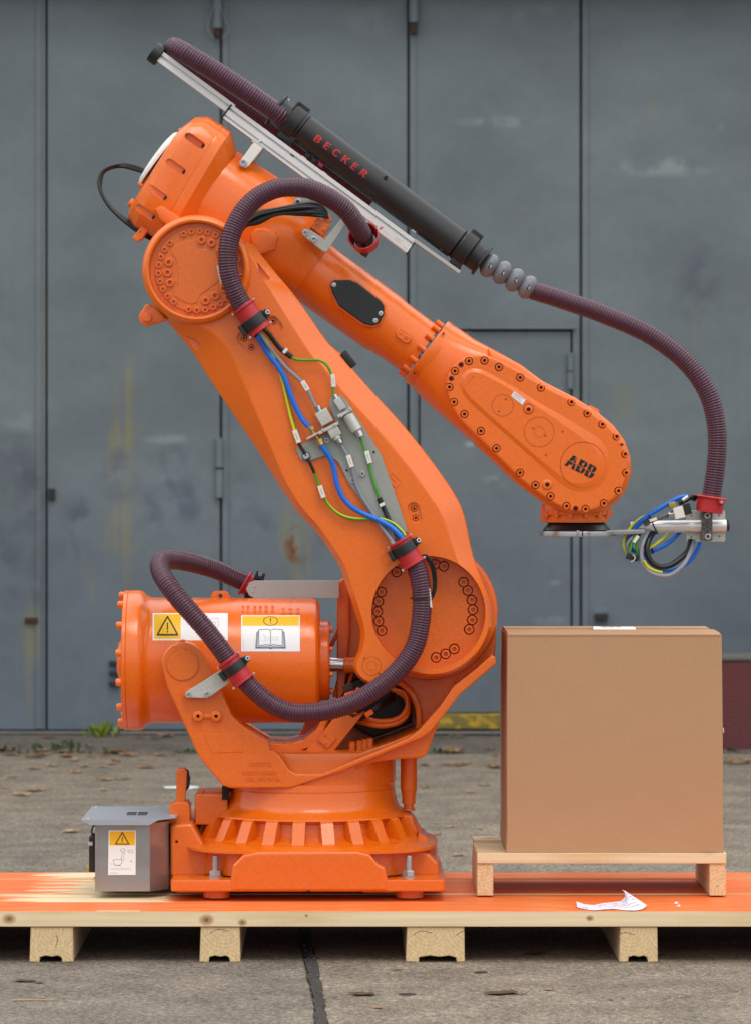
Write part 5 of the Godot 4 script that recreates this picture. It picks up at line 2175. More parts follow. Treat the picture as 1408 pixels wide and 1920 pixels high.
	part("flange_lug", plate([[1014, 947], [1028, 947], [1028, 980], [1018, 980], [1014, 976]], 0.03, -0.03, 0.003), m, wr)
	var sl := MB.new()
	sl.lathe(o, Vector3.UP, [[w(0, 995, 0).y, 63 * s], [w(0, 993, 0).y, 63.5 * s], [w(0, 982, 0).y, 54 * s], [w(0, 979.5, 0).y, 53 * s]], 60)
	part("black_seal", sl, mats.black_cable, wr)


func letters_mesh(s: String, size: float, bold: bool) -> TextMesh:
	var tm := TextMesh.new()
	tm.text = s
	var f := SystemFont.new()
	f.font_names = PackedStringArray(["Droid Sans"])
	f.font_weight = 700 if bold else 400
	tm.font = f
	tm.font_size = 32
	tm.pixel_size = size / 23.0
	tm.depth = 0.0016
	tm.curve_step = 4.0
	return tm


func robot_dress(r: Node3D) -> void:
	# hose package: guide tube, rails, hoses, collars
	var u := Vector3(0.803, -0.596, 0)
	var zt := 0.02
	var a := w(567, 242, zt)
	var e := w(857, 455, zt)
	var len := a.distance_to(e) / 0.001424
	var tube := part("guide_tube", axial(a, u, [[-2, 27], [-2, 29], [0, 31], [len, 31], [len + 2, 29], [len + 2, 27]], 48), mats.black_tube, r)
	var mid := a + u * 0.143
	for k in 6:
		bent("BECKER"[k], 0.0200, w(596 + 17.0 * k, 263.5 + 12.7 * k, zt), u, 31 * 0.001424, deg_to_rad(1.0), mats.red_print, tube, 0.10, true, 1.3)
	var left := part("tube_collar", axial(a - u * 0.0, u, [[-64, 22], [-64, 33], [-61, 34.5], [-58, 33], [-57, 27.5], [-34, 27], [-33, 32], [-32, 36], [-10, 36], [-8, 35], [-8, 31.5], [-2, 31.5], [-1, 28]], 44), mats.black_plastic, r)
	var right := part("tube_collar", axial(e, u, [[2, 28], [4, 31.5], [8, 32], [9, 36], [30, 36], [32, 34], [33, 27], [54, 26.5], [55, 31], [58, 32.5], [61, 31], [61, 20]], 44), mats.black_plastic, r)
	part("collar_ear", rbox(567, 203, 26, 16, 37, zt + 0.022, zt - 0.022, 0.003), mats.black_plastic, left)
	part("collar_ear", rbox(556, 199, 5, 18, 37, zt + 0.03, zt - 0.03, 0.001), mats.black_plastic, left)
	part("collar_ear", rbox(893, 441, 24, 14, 37, zt + 0.022, zt - 0.022, 0.003), mats.black_plastic, right)
	part("collar_foot", plate([[530, 240], [518, 254], [546, 270], [556, 262], [548, 244]], zt + 0.03, zt - 0.03, 0.003), mats.black_plastic, left)
	part("collar_foot", plate([[850, 478], [842, 490], [862, 507], [868, 488]], zt + 0.03, zt - 0.03, 0.003), mats.black_plastic, right)
	for q in [[541, 188], [515, 222], [919, 467], [889, 503]]:
		screw(w(q[0], q[1], zt + 0.006), 0.0042, mats.bolt_steel, left if q[0] < 700 else right, "low", Vector3.BACK, "rivet")
	for q in [[566, 270], [723, 333], [697, 370], [829, 467]]:
		var on: bool = q[0] == 723
		screw(w(q[0], q[1], zt + (0.036 if on else 0.02)), 0.006 if on else 0.0065, mats.black_plastic, tube, "socket", Vector3(0.2, 0.3, 1), "tube_screw")
	# profile rails with their slots
	var h1 := 0.0151
	var rail1 := part("slide_rail", bar_profile(298, 104, 436, 206, [[-h1, -0.02], [h1, -0.02], [h1, 0.02], [0.0045, 0.02], [0.0045, 0.010], [-0.0035, 0.010], [-0.0035, 0.02], [-h1, 0.02]], zt), mats.aluminium, r)
	var h2 := 0.0218
	var rail2 := part("slide_rail", bar_profile(426, 209, 770, 463, [[-h2, -0.026], [h2, -0.026], [h2, 0.028], [0.0115, 0.028], [0.0115, 0.016], [0.005, 0.016], [0.005, 0.030], [-0.0105, 0.030], [-0.0125, 0.022], [-0.0155, 0.022], [-0.0155, 0.029], [-h2, 0.029]], zt), mats.aluminium, r)
	var dx := 0.803
	part("rail_end", rbox(770.5, 463.5, 2.0, 31.5, 36.5, zt + 0.028, zt - 0.028, 0.0), mats.rubber, rail2)
	part("rail_end", rbox(425.5, 208.5, 3.0, 31.0, 36.5, zt + 0.032, zt - 0.03, 0.0), mats.rubber, rail2)
	part("rail_cap", axial(w(302, 107, zt) , Vector3(-0.803, 0.596, 0), [[0, 15], [0, 19], [2, 20.5], [17, 20.5], [19, 19]], 30), mats.black_plastic, rail1)
	part("end_strip", bar_profile(776, 451, 861, 511, [[-0.0045, -0.02], [0.0045, -0.02], [0.0045, 0.032], [-0.0045, 0.032]], zt), mats.brushed, r)
	var st := [[716, 419], [779, 466], [768, 478], [706, 433]]
	var zz := zt + 0.0308
	flat_decal([w(712, 418.5, zz), w(771, 461.5, zz), w(763, 473, zz), w(703.5, 430, zz)], sticker_rail(), rail2)
	for q in [[497, 249], [569, 301], [608, 330], [776, 437], [548, 296]]:
		part("rail_nut", rbox(q[0], q[1] - 4, 10, 7, 36.5, zt + 0.016, zt - 0.016, 0.0015), mats.bolt_steel, rail2)
	for q in [[578, 290], [590, 299], [602, 308]]:
		part("rail_block", rbox(q[0], q[1], 10, 8, 36.5, zt + 0.01, zt - 0.02, 0.001), mats.black_plastic if q[0] != 602 else mats.red_plastic, rail2)
	# stays between rail and arm
	var s1 := part("rail_stay", cut(plate([[476, 267], [493, 279], [467, 311], [460, 315], [451, 312], [449, 303], [455, 296]], 0.105, 0.099, 0.0015, 4), [bore(457, 305.5, 3.0, 0.2, 0.0)]), mats.cream_plastic, r)
	part("stay_web", plate([[488, 278], [493, 279], [480, 300], [474, 304]], 0.098, 0.04, 0.001), mats.grey_plate, s1)
	part("stay_foot", rbox(484, 270, 26, 6, 36.5, 0.10, 0.04, 0.001), mats.zinc, s1)
	screw(w(457, 305.5, 0.105), 7.2 * sc(0.1), mats.bolt_steel, s1, "socket")
	screw(w(488, 266, 0.085), 0.006, mats.bolt_steel, s1, "socket", Vector3(0.59, 0.8, 0))
	var s2 := part("rail_stay", plate([[567, 434], [570, 429], [580, 429], [609, 449], [640, 410], [650, 418], [613, 473], [606, 471], [571, 444]], 0.150, 0.143, 0.0015, 2), mats.zinc, r)
	part("stay_web", plate([[640, 410], [650, 418], [648, 420], [638, 412]], 0.143, 0.05, 0.0), mats.zinc, s2)
	for q in [[573, 437], [589, 449]]:
		screw(w(q[0], q[1], 0.150), 6.0 * sc(0.15), mats.bolt_steel, s2, "socket")
	var s3 := part("rail_stay", plate([[550, 376], [556, 371], [582, 374], [576, 384], [560, 388], [552, 384]], 0.13, 0.124, 0.001, 3), mats.grey_plate, r)
	screw(w(559, 379, 0.13), 6.2 * sc(0.13), mats.bolt_steel, s3, "socket")
	var tb := part("terminal_block", rbox(601, 425, 30, 24, 36, 0.135, 0.08, 0.003), mats.orange, r)
	for q in [[594, 420], [607, 431]]:
		screw(w(q[0], q[1], 0.135), 0.005, mats.orange, tb, "low")
	# corrugated hoses
	hose("corrugated_hose", [[484, 612, 0.30], [470, 592, 0.303], [455, 572, 0.31], [441, 545, 0.32], [430, 510, 0.325], [428, 472, 0.325], [436, 436, 0.32], [455, 399, 0.31], [482, 371, 0.30], [514, 355, 0.29], [544, 350.5, 0.28], [576, 353, 0.265], [611, 367, 0.245], [644, 389, 0.225], [664, 413, 0.20], [677, 435, 0.165], [682, 446, 0.125], [683, 450, 0.085]], 18.4, r)
	hose("corrugated_hose", [[768, 1040, 0.30], [777, 1056, 0.303], [786, 1082, 0.308], [791, 1122, 0.31], [788, 1170, 0.31], [776, 1216, 0.31], [747, 1257, 0.308], [708, 1290, 0.305], [665, 1316, 0.30], [617, 1332, 0.295], [565, 1337, 0.29], [535, 1332, 0.288], [506, 1318, 0.287], [475, 1292, 0.287], [456, 1272, 0.287], [434, 1243, 0.287], [412, 1213, 0.287], [387, 1181, 0.285], [360, 1150, 0.28], [337, 1124, 0.27], [316, 1097, 0.25], [303, 1075, 0.21], [300, 1060, 0.17], [305, 1052, 0.12], [318, 1050, 0.075], [340, 1051, 0.03], [372, 1058, -0.01], [408, 1069, -0.035], [444, 1085, -0.045], [474, 1098, -0.045]], 18.4, r)
	hose("corrugated_hose", [[982, 536, 0.02], [1003, 546, 0.02], [1036, 556, 0.02], [1068, 567, 0.02], [1104, 579, 0.02], [1139, 592.5, 0.022], [1175, 607, 0.025], [1209, 623, 0.03], [1240, 642, 0.035], [1268, 663, 0.04], [1291, 685, 0.045], [1310, 709, 0.05], [1326, 737, 0.05], [1336, 766, 0.05], [1342, 798, 0.05], [1344, 830, 0.05], [1342, 868, 0.05], [1337, 905, 0.05], [1331, 942, 0.05]], 18.2, r)
	hose("corrugated_hose", [[532, 223, 0.03], [518, 211, 0.045], [480, 184, 0.06], [440, 157, 0.065], [400, 131, 0.065], [362, 108, 0.06], [339, 95, 0.045], [328, 90, 0.015], [327, 93, -0.025], [340, 105, -0.065], [366, 125, -0.085], [410, 156, -0.09], [460, 193, -0.09], [520, 238, -0.09], [580, 284, -0.085], [640, 330, -0.08], [700, 376, -0.08]], 20.0, r)
	clamp_ring(457, 576, 489, 619, 0.303, 19.0, 0.46, 0.84, r)
	clamp_ring(749.6, 1015, 775, 1057, 0.303, 19.0, 0.14, 0.52, r)
	clamp_ring(429.5, 1237.5, 458, 1276, 0.287, 19.0, 0.2, 0.56, r)
	# rear collar on its long plate
	var lp := part("side_plate", plate([[478, 1088.5], [636, 1088.5], [636, 1121.5], [478, 1121.5], [468, 1117], [462, 1105], [468, 1093]], 0.005, -0.003, 0.001), mats.brushed, r)
	for q in [[478, 1100], [475, 1110]]:
		screw(w(q[0], q[1], 0.005), 0.0035, mats.bolt_steel, lp, "low", Vector3.BACK, "rivet")
	var d := Vector3(0.86, -0.5, 0)
	var rc := part("hose_collar", axial(w(458, 1092, -0.045), d, [[0, 19], [0, 24], [2, 25.5], [5, 24], [6, 21], [30, 21], [31, 25], [34, 25]]), mats.red_plastic, r)
	part("strap", axial(w(470, 1099, -0.045), d, [[0, 21], [0, 25], [16, 25], [16, 21]]), mats.black_plastic, rc)
	part("strap_lug", rbox(488, 1080, 18, 14, 20, -0.02, -0.05, 0.002), mats.black_plastic, rc)
	screw(w(489, 1077, -0.02), 0.005, mats.bolt_steel, rc, "socket", Vector3.BACK, "clamp_screw")
	# bracket of the near collar
	var nb := part("collar_plate", plate([[350, 1299], [353, 1295], [415, 1256], [432, 1280], [395, 1306], [388, 1309], [352, 1308]], 0.258, 0.252, 0.001, 3), mats.zinc, r)
	for q in [[354, 1302.5], [388.5, 1301.5]]:
		screw(w(q[0], q[1], 0.258), 5.6 * sc(0.25), mats.bolt_steel, nb, "socket")
	part("boss", bore(352, 1299, 8, 0.252, 0.22), mats.cast_orange, nb)
	# red cups that take the hose ends
	var cup := MB.new()
	ring(cup, w(681, 441, 0.158), Vector3(0.16, -0.42, -0.88), [[0.0, 0.0385], [0.0, 0.0415], [0.003, 0.0422], [0.006, 0.0405], [0.04, 0.0355], [0.04, 0.030], [0.006, 0.0355]], 48)
	var f1 := part("hose_cup", cup, mats.red_plastic, r)
	part("cup_clip", rbox(684, 474, 14, 12, 30, 0.14, 0.10, 0.002), mats.black_plastic, f1)
	var f2 := part("hose_cup", axial(w(1333, 931, 0.05), Vector3(-0.15, -0.98, 0.0), [[-1, 20], [0, 30], [2, 31.5], [3.5, 30], [6, 26.5], [30, 25], [31, 20]]), mats.red_plastic, r)
	part("cup_lug", rbox(1352, 941, 12, 8, 14, 0.09, 0.06, 0.002), mats.red_plastic, f2)
	screw(w(1352, 942, 0.09), 0.0035, mats.bolt_steel, f2, "low", Vector3.BACK, "rivet")
	# strain balls
	for q in [[917, 498], [941, 511], [965, 525], [989, 538.5]]:
		var b := MB.new()
		b.sphere(w(q[0], q[1], zt), 24.0 * 0.001424, 0.72, Vector3(0.85, -0.5, 0), 32)
		var g := part("strain_ball", b, mats.grey_ball, r, 60)
		part("ball_slot", rbox(q[0] + 1, q[1], 3.6, 9, 28, zt + 0.0338, zt + 0.02, 0.0), mats.rubber, g)
		part("ball_slot", rbox(q[0] + 2.5, q[1] + 1.2, 1.2, 5.5, 28, zt + 0.0342, zt + 0.02, 0.0), mats.white_plastic, g)
	# paper tags tied on
	part("cable_tag", plate([[407, 499], [412, 497], [418, 528], [414, 533]], 0.32, 0.3185, 0.0), mats.white_plastic, r)
	part("cable_tag", plate([[803, 1103], [806, 1104], [810, 1140], [806, 1138]], 0.325, 0.324, 0.0), mats.white_plastic, r)
	for k in 3:
		cable("control_cable", [[792 + k * 3, 1040, 0.295], [806 + k * 3, 1058, 0.29], [812 + k * 2.5, 1085, 0.285], [811 + k * 2, 1110, 0.285], [804 + k, 1128, 0.285]], 1.9, mats.black_cable, r, 8)
	cable("control_cable", [[748, 1243, 0.285], [720, 1268, 0.28], [690, 1288, 0.275], [664, 1305, 0.25], [650, 1316, 0.2]], 4.2, mats.black_cable, r, 8)
	var tie := MB.new()
	tie.lathe(w(788.5, 1122, 0.31) - Vector3(0, 0.002, 0), Vector3(0.02, 1, 0), [[0, 0.0264], [0.0, 0.0282], [0.0035, 0.0282], [0.0035, 0.0264]], 32)
	part("cable_tie", tie, mats.black_plastic, r)


func robot_cables(r: Node3D) -> void:
	var z4 := func(a: Array) -> Array: return zoomed(a, 400, 560, 2.514)
	var zf := 0.26
	var pl := [[546, 498], [550, 474], [562, 458], [578, 452], [606, 458], [630, 484], [700, 590], [792, 738], [850, 900], [916, 1098], [880, 1124], [836, 1142], [740, 1012], [640, 872], [590, 770], [540, 735], [436, 770], [412, 756], [392, 712], [402, 692], [520, 644], [585, 600], [570, 560]]
	var base := part("connector_plate", plate(z4.call(pl), zf + 0.008, zf + 0.003, 0.0008, 4), mats.grey_plate, r)
	var zp := zf + 0.008
	for q in z4.call([[657, 856], [703, 826], [535, 667]]):
		screw(w(q[0], q[1], zp), 5.4 * sc(zf), mats.bolt_steel, base, "socket")
	for q in z4.call([[757, 723], [630, 809]]):
		part("plate_hole", bore(q[0], q[1], 2.4, zp + 0.0006, zp - 0.002, 10), mats.dark_iron, base)
	part("plate_bar", rbox(616.5, 802.5, 42, 6, -28, zp + 0.035, zp, 0.001), mats.zinc, base)
	part("plate_bar", rbox(647, 774, 30, 6, -28, zp + 0.035, zp, 0.001), mats.zinc, base)
	part("plate_bar", rbox(587, 817, 26, 3.5, -28, zp + 0.03, zp, 0.001), mats.zinc, base)
	for q in [[606, 807], [628, 797], [640, 780], [656, 767]]:
		screw(w(q[0], q[1], zp + 0.035), 0.0042, mats.bolt_steel, base, "low", Vector3.BACK, "bar_screw")
	# two metal plug pairs
	var k1 := part("plug", rbox(608, 782, 28, 25, 60, zp + 0.034, zp + 0.004, 0.004), mats.zinc, r)
	part("plug_gland", cap_rod(600, 771, 595, 761, zp + 0.018, 6, 0.001), mats.steel, k1)
	var k2 := part("plug", rbox(626, 808, 24, 23, 62, zp + 0.032, zp + 0.004, 0.006), mats.zinc, r)
	part("plug_gland", cap_rod(632, 820, 639, 831, zp + 0.018, 6.5, 0.001), mats.steel, k2)
	part("plug_neck", cap_rod(627, 812, 634, 824, zp + 0.018, 8.5, 0.002), mats.zinc, k2)
	var k3 := part("plug", rbox(637, 757, 24, 14, 58, zp + 0.032, zp + 0.004, 0.003), mats.zinc, r)
	part("plug_gland", cap_rod(631, 748, 626, 740, zp + 0.018, 5, 0.001), mats.steel, k3)
	var k4 := part("plug", cap_rod(651, 777, 670, 808, zp + 0.02, 11, 0.003), mats.zinc, r)
	part("plug_gland", cap_rod(670, 808, 676, 819, zp + 0.02, 8, 0.001), mats.steel, k4)
	part("hex_nut", cap_rod(582, 800, 585, 807, zp + 0.018, 6.5, 0.001, 6), mats.brass, r)
	part("hex_nut", cap_rod(592, 813, 590, 817, zp + 0.018, 5.0, 0.001), mats.brass, r)
	part("hex_nut", cap_rod(597, 823, 602, 835, zp + 0.018, 7.2, 0.001, 6), mats.brass, r)
	part("hose_barb", cap_rod(585, 807, 597, 823, zp + 0.018, 3.6, 0.001), mats.brass, r)
	var zc := zf + 0.02
	cable("air_hose", z4.call([[205, 175, 0.30], [226, 205, 0.29], [262, 262, zc], [305, 318, zc], [342, 385, zc], [368, 460, zc], [402, 535, zc], [432, 583, zc + 0.003], [456, 606, zc + 0.005]]), 5.0, mats.blue_cable, r)
	cable("air_hose", z4.call([[498, 672, zc + 0.005], [512, 695, zc + 0.005], [545, 740, zc + 0.003], [568, 795, zc], [580, 860, zc], [604, 925, zc], [644, 975, zc], [700, 1010, zc], [775, 1042, zc + 0.006], [840, 1078, zc + 0.012], [884, 1120, 0.30], [905, 1160, 0.303]]), 5.0, mats.blue_cable, r)
	cable("grey_lead", z4.call([[218, 160, 0.30], [250, 205, 0.295], [292, 260, zc], [345, 325, zc], [410, 385, zc], [446, 430, zc], [472, 485, zc], [488, 516, zc]]), 3.4, mats.grey_cable, r)
	cable("grey_lead", z4.call([[602, 688, zc], [618, 715, zc], [640, 755, zc], [660, 820, zc - 0.004], [676, 880, zc - 0.006], [704, 940, zc - 0.006], [744, 1000, zc - 0.006], [790, 1070, zc], [840, 1138, 0.29], [860, 1170, 0.30]]), 3.6, mats.grey_cable, r)
	cable("grey_lead", z4.call([[760, 1030, zc - 0.008], [800, 1085, zc - 0.006], [832, 1130, 0.285], [850, 1160, 0.295]]), 3.8, mats.grey_cable, r)
	var yl := z4.call([[228, 165, 0.295], [258, 210, 0.29], [290, 280, zc - 0.004], [318, 360, zc - 0.008], [342, 450, zc - 0.008], [364, 550, zc - 0.008], [384, 620, zc - 0.006]])
	cable("earth_wire", yl, 2.8, mats.yellow_cable, r, 8)
	var yl2 := []
	for q in yl:
		yl2.append([q[0] + 1.9, q[1] - 0.6, q[2] - 0.001])
	cable("earth_wire_stripe", yl2, 1.7, mats.green_cable, r, 8)
	cable("earth_lug", z4.call([[392, 660, zc - 0.006], [408, 690, zc - 0.006], [426, 718, zc - 0.006], [438, 742, zc - 0.006]]), 3.0, mats.black_cable, r, 8)
	var lug := MB.new()
	disc(lug, 574.5, 855.5, 8.2, zp + 0.004, zp, 0.001, 20)
	var lg := part("ring_terminal", lug, mats.black_cable, r)
	screw(w(574.5, 855.5, zp + 0.004), 5.6 * sc(zf), mats.bolt_steel, lg, "hex")
	cable("earth_lug", z4.call([[444, 752, zc - 0.006], [458, 778, zc - 0.006], [478, 822, zc - 0.008]]), 3.0, mats.black_cable, r, 8)
	var gl := z4.call([[478, 820, zc - 0.008], [496, 875, zc - 0.010], [520, 930, zc - 0.010], [552, 982, zc - 0.008], [600, 1020, zc - 0.006], [660, 1038, zc - 0.004], [730, 1040, zc - 0.004], [800, 1042, zc], [850, 1062, zc + 0.004], [888, 1095, 0.292], [906, 1120, 0.297]])
	cable("earth_wire", gl, 2.7, mats.green_cable, r, 8)
	var gl2 := []
	for q in gl:
		gl2.append([q[0] - 0.3, q[1] - 1.7, q[2] + 0.0012])
	cable("earth_wire_stripe", gl2, 1.7, mats.yellow_cable, r, 8)
	cable("heat_shrink", z4.call([[236, 140, 0.30], [262, 165, 0.295], [292, 205, 0.285], [322, 240, zc], [352, 262, zc]]), 4.6, mats.black_cable, r)
	cable("heat_shrink", z4.call([[340, 254, zc], [356, 264, zc], [370, 276, zc]]), 5.2, mats.rubber, r)
	part("cable_band", rbox(535.5, 657.5, 6, 11, 40, zc + 0.0075, zc - 0.006, 0.001), mats.white_plastic, r)
	cable("signal_lead", z4.call([[366, 274, zc], [392, 286, zc], [440, 290, zc], [494, 290, zc], [530, 308, zc], [552, 342, zc], [561, 385, zc], [565, 420, zc], [570, 455, zc]]), 2.6, mats.green_cable, r, 8)
	cable("signal_lead", z4.call([[694, 652, zc], [706, 690, zc], [722, 745, zc - 0.004], [738, 800, zc - 0.006], [758, 870, zc - 0.006], [786, 948, zc - 0.006]]), 2.7, mats.green_cable, r, 8)
	cable("heat_shrink", z4.call([[780, 940, zc - 0.006], [792, 962, zc - 0.006]]), 5.2, mats.rubber, r)
	part("cable_band", rbox(716.5, 946, 6, 10, 62, zc + 0.003, zc - 0.008, 0.001), mats.white_plastic, r)
	cable("heat_shrink", z4.call([[796, 972, zc - 0.006], [812, 1008, zc - 0.006], [836, 1060, zc], [862, 1110, 0.287], [876, 1140, 0.295]]), 4.4, mats.black_cable, r)
	for q in [[557, 818.5, 25, 9.5, 70], [572.5, 723, 20, 9, 58], [625, 713.5, 24, 8, 84], [603.5, 922, 24, 9, 72], [656.5, 864.5, 24, 9, 72], [690.5, 857, 24, 9, 74]]:
		var z: float = zc + 0.006
		var sl := part("marker_sleeve", rbox(q[0], q[1], q[2], q[3], q[4], z, z - 0.010, 0.002), mats.white_plastic, r)
		part("sleeve_print", rbox(q[0], q[1], q[2] * 0.5, q[3] * 0.22, q[4], z + 0.0004, z - 0.001, 0.0), mats.zinc, sl)
	# bundle behind the upper loop
	for k in 7:
		var o := (k - 3) * 3.4
		var zz := 0.225 + 0.006 * (k % 3)
		cable("motor_cable", [[430 + k * 1.5, 474 - k * 3.0, 0.20], [450 + k * 1.2, 438 - k * 2.0, zz], [480 + o * 0.6, 410 + o * 0.8, zz], [520, 397 + o * 0.8 * (1 if k % 2 else 0.6), zz - 0.02], [560, 393 + o * 0.9, zz - 0.04], [592, 393 + o * (0.9 if k % 2 else 1.1), 0.165], [610, 400 + o * 0.6, 0.135], [614 + k * 0.8, 410, 0.11]], 3.1, mats.black_cable, r, 8)
	part("cable_anchor", rbox(614, 410, 14, 14, 60, 0.125, 0.08, 0.003), mats.orange, r)


func robot_tool(r: Node3D) -> void:
	var z8 := func(a: Array) -> Array: return zoomed(a, 1000, 860, 3.451)
	var s := sc(0.0)
	# steel adaptor under the wrist
	var cx := w(1083, 0, 0).x
	var b := MB.new()
	b.lathe(Vector3(cx, 0, 0), Vector3.UP, [[w(0, 1005.5, 0).y, 71 * s], [w(0, 1004.5, 0).y, 72.5 * s], [w(0, 997, 0).y, 72.5 * s], [w(0, 995.5, 0).y, 71.5 * s]], 64)
	var ad := part("steel_adaptor", b, mats.sheet_steel, r)
	part("adaptor_arm", plate([[1090, 1004.5], [1090, 995.5], [1206, 992.5], [1210, 994], [1209, 1000.5], [1180, 1002.5]], 0.045, -0.045, 0.002), mats.sheet_steel, ad)
	part("split_bar", rbox(1082.5, 1000, 5, 11, 0, 0.108, 0.0, 0.001), mats.steel, ad)
	part("split_gap", rbox(1091.5, 1000, 2, 10, 0, 0.1075, 0.0, 0.0), mats.hole, ad)
	part("split_bar", rbox(1104, 999.5, 6, 5, 0, 0.106, 0.0, 0.001), mats.steel, ad)
	# tube, flattened at its root
	var y0 := 987.5
	var t := MB.new()
	t.rod(w(1208, y0 + 0.5, 0.0), w(1361, 985.5, 0.0), 11.4 * s, 0.001, 32)
	var tb := part("tool_tube", t, mats.aluminium, r)
	part("tube_tongue", plate([[1181, 979], [1212, 977.5], [1212, 991.5], [1181, 991.5]], 0.014, -0.014, 0.003), mats.aluminium, tb)
	var ec := MB.new()
	ec.rod(w(1361, 985.5, 0.0), w(1366, 985.5, 0.0), 10.8 * s, 0.002, 28)
	part("tube_plug", ec, mats.rubber, tb)
	var mp := cut(plate([[1286, 957], [1359, 957], [1359, 1016], [1286, 1016]], -0.018, -0.024, 0.001, 5), [bore(1296.5, 967.5, 2.6, 0.1, -0.1, 12), bore(1348.5, 966.5, 2.6, 0.1, -0.1, 12), bore(1296.5, 1007, 2.6, 0.1, -0.1, 12), bore(1349, 1006, 2.6, 0.1, -0.1, 12)])
	var m := part("mounting_plate", mp, mats.zinc, r)
	var hx := []
	for q in [[1325, 980.5], [1318, 984.7], [1332, 984.7], [1318, 993], [1332, 993], [1325, 988.8], [1325, 997.2]]:
		var h := MB.new()
		var p := poly([[q[0], q[1]]], 0.03)
		h.extrude(circle(p[0], 3.6 * sc(0.03), 6, PI / 6), 0.1, 0.0245)
		hx.append(h)
	var jaw := part("tube_clamp", cut(plate([[1315, 959], [1335, 959], [1335, 1014], [1315, 1014]], 0.030, -0.018, 0.0015, 2), hx), mats.grey_clamp, m)
	for q in [[1325, 966.5], [1326, 1006]]:
		screw(w(q[0], q[1], 0.030), 6.0 * sc(0.03), mats.bolt_steel, jaw, "socket")
	# looped leads
	cable("air_hose", z8.call([[1040, 262, 0.02], [1000, 248, 0.04], [950, 250, 0.045], [870, 290, 0.045], [790, 338, 0.045], [710, 390, 0.04], [660, 440, 0.03], [628, 500, 0.02], [622, 550, 0.01], [640, 592, 0.0], [690, 606, 0.0], [760, 600, 0.0], [830, 570, 0.0], [890, 530, -0.005], [940, 480, -0.02], [1000, 430, -0.04]]), 4.4, mats.blue_cable, r)
	cable("air_hose", z8.call([[745, 372, 0.035], [690, 415, 0.03], [640, 470, 0.01], [610, 520, -0.01], [625, 570, -0.02]]), 4.2, mats.blue_cable, r)
	cable("air_hose", z8.call([[1080, 520, -0.04], [1060, 585, -0.03], [1015, 655, -0.02], [950, 702, -0.01], [870, 722, 0.0], [800, 706, 0.0], [745, 660, 0.0], [722, 600, 0.0], [740, 540, 0.0], [780, 480, -0.01]]), 4.4, mats.blue_cable, r)
	cable("black_lead", z8.call([[1015, 530, -0.02], [1000, 590, 0.0], [950, 645, 0.02], [885, 690, 0.03], [820, 700, 0.035], [765, 672, 0.035], [738, 620, 0.035], [735, 560, 0.03], [765, 485, 0.01], [820, 400, -0.03]]), 5.6, mats.black_cable, r)
	cable("grey_lead", z8.call([[1033, 530, -0.02], [1015, 600, 0.01], [965, 690, 0.04], [890, 750, 0.05], [825, 758, 0.052], [755, 735, 0.052], [708, 680, 0.05], [696, 610, 0.045], [705, 550, 0.04], [735, 480, 0.02], [790, 400, -0.02]]), 4.0, mats.grey_cable, r)
	cable("grey_lead", z8.call([[700, 480, 0.0], [650, 500, 0.03], [612, 545, 0.035], [606, 590, 0.03], [625, 635, 0.02]]), 3.6, mats.grey_cable, r)
	cable("earth_wire", z8.call([[745, 362, 0.03], [690, 388, 0.025], [640, 430, 0.02], [598, 490, 0.02], [582, 545, 0.02], [592, 590, 0.02], [618, 632, 0.02]]), 2.7, mats.yellow_cable, r, 8)
	cable("earth_wire", z8.call([[870, 485, -0.02], [820, 530, 0.0], [770, 565, 0.01], [720, 590, 0.01], [660, 588, 0.0]]), 2.7, mats.yellow_cable, r, 8)
	cable("earth_wire", z8.call([[712, 660, 0.06], [740, 700, 0.055], [785, 725, 0.05], [830, 736, 0.045]]), 2.6, mats.yellow_cable, r, 8)
	cable("signal_lead", z8.call([[690, 490, 0.02], [668, 550, 0.03], [668, 600, 0.035], [682, 640, 0.03], [690, 662, 0.02]]), 2.7, mats.green_cable, r, 8)
	cable("signal_lead", z8.call([[660, 500, 0.04], [632, 560, 0.045], [618, 610, 0.045], [612, 645, 0.04]]), 2.9, mats.green_cable, r, 8)
	cable("grey_lead", z8.call([[900, 360, 0.02], [840, 374, 0.03], [770, 396, 0.03], [720, 425, 0.02]]), 4.4, mats.grey_ball, r)
	part("lead_tie", rbox(1186, 1045, 22, 12, 14, 0.052, 0.01, 0.003), mats.black_plastic, r)
	cable("tie_tail", z8.call([[640, 622, 0.053], [655, 635, 0.056], [650, 655, 0.054], [630, 668, 0.05]]), 1.0, mats.white_plastic, r, 6)
	cable("cable_tie", z8.call([[745, 366, 0.05], [770, 420, 0.034], [796, 480, 0.03], [800, 486, 0.0]]), 1.6, mats.black_cable, r, 6)
	cable("cable_tie", z8.call([[752, 575, 0.006], [768, 590, 0.008], [772, 614, 0.006]]), 1.8, mats.black_cable, r, 6)
	# square plug and its fittings
	var k := part("square_plug", rbox(1273, 961, 20, 22, -14, 0.065, 0.025, 0.002), mats.white_plastic, r)
	part("plug_cap", rbox(1288, 955, 14, 20, -14, 0.067, 0.023, 0.002), mats.black_plastic, k)
	part("brass_fitting", rbox(1260, 947, 13, 11, -14, 0.062, 0.036, 0.002), mats.brass, k)
	part("plug_gland", cap_rod(1263, 963, 1252, 965, 0.045, 5.5, 0.001), mats.steel, k)
	cable("plug_sleeve", z8.call([[935, 288, 0.05], [975, 268, 0.05], [1020, 248, 0.045], [1045, 262, 0.04]]), 5.5, mats.black_cable, r)
	part("chrome_fitting", cap_rod(1279, 939, 1290, 931, 0.062, 4.2, 0.001), mats.steel, r)
	part("marker_sleeve", rbox(1224, 974.5, 14, 5, -18, 0.055, 0.045, 0.001), mats.white_plastic, r)
	part("marker_sleeve", rbox(1192, 1011, 6, 15, 35, 0.055, 0.045, 0.001), mats.white_plastic, r)


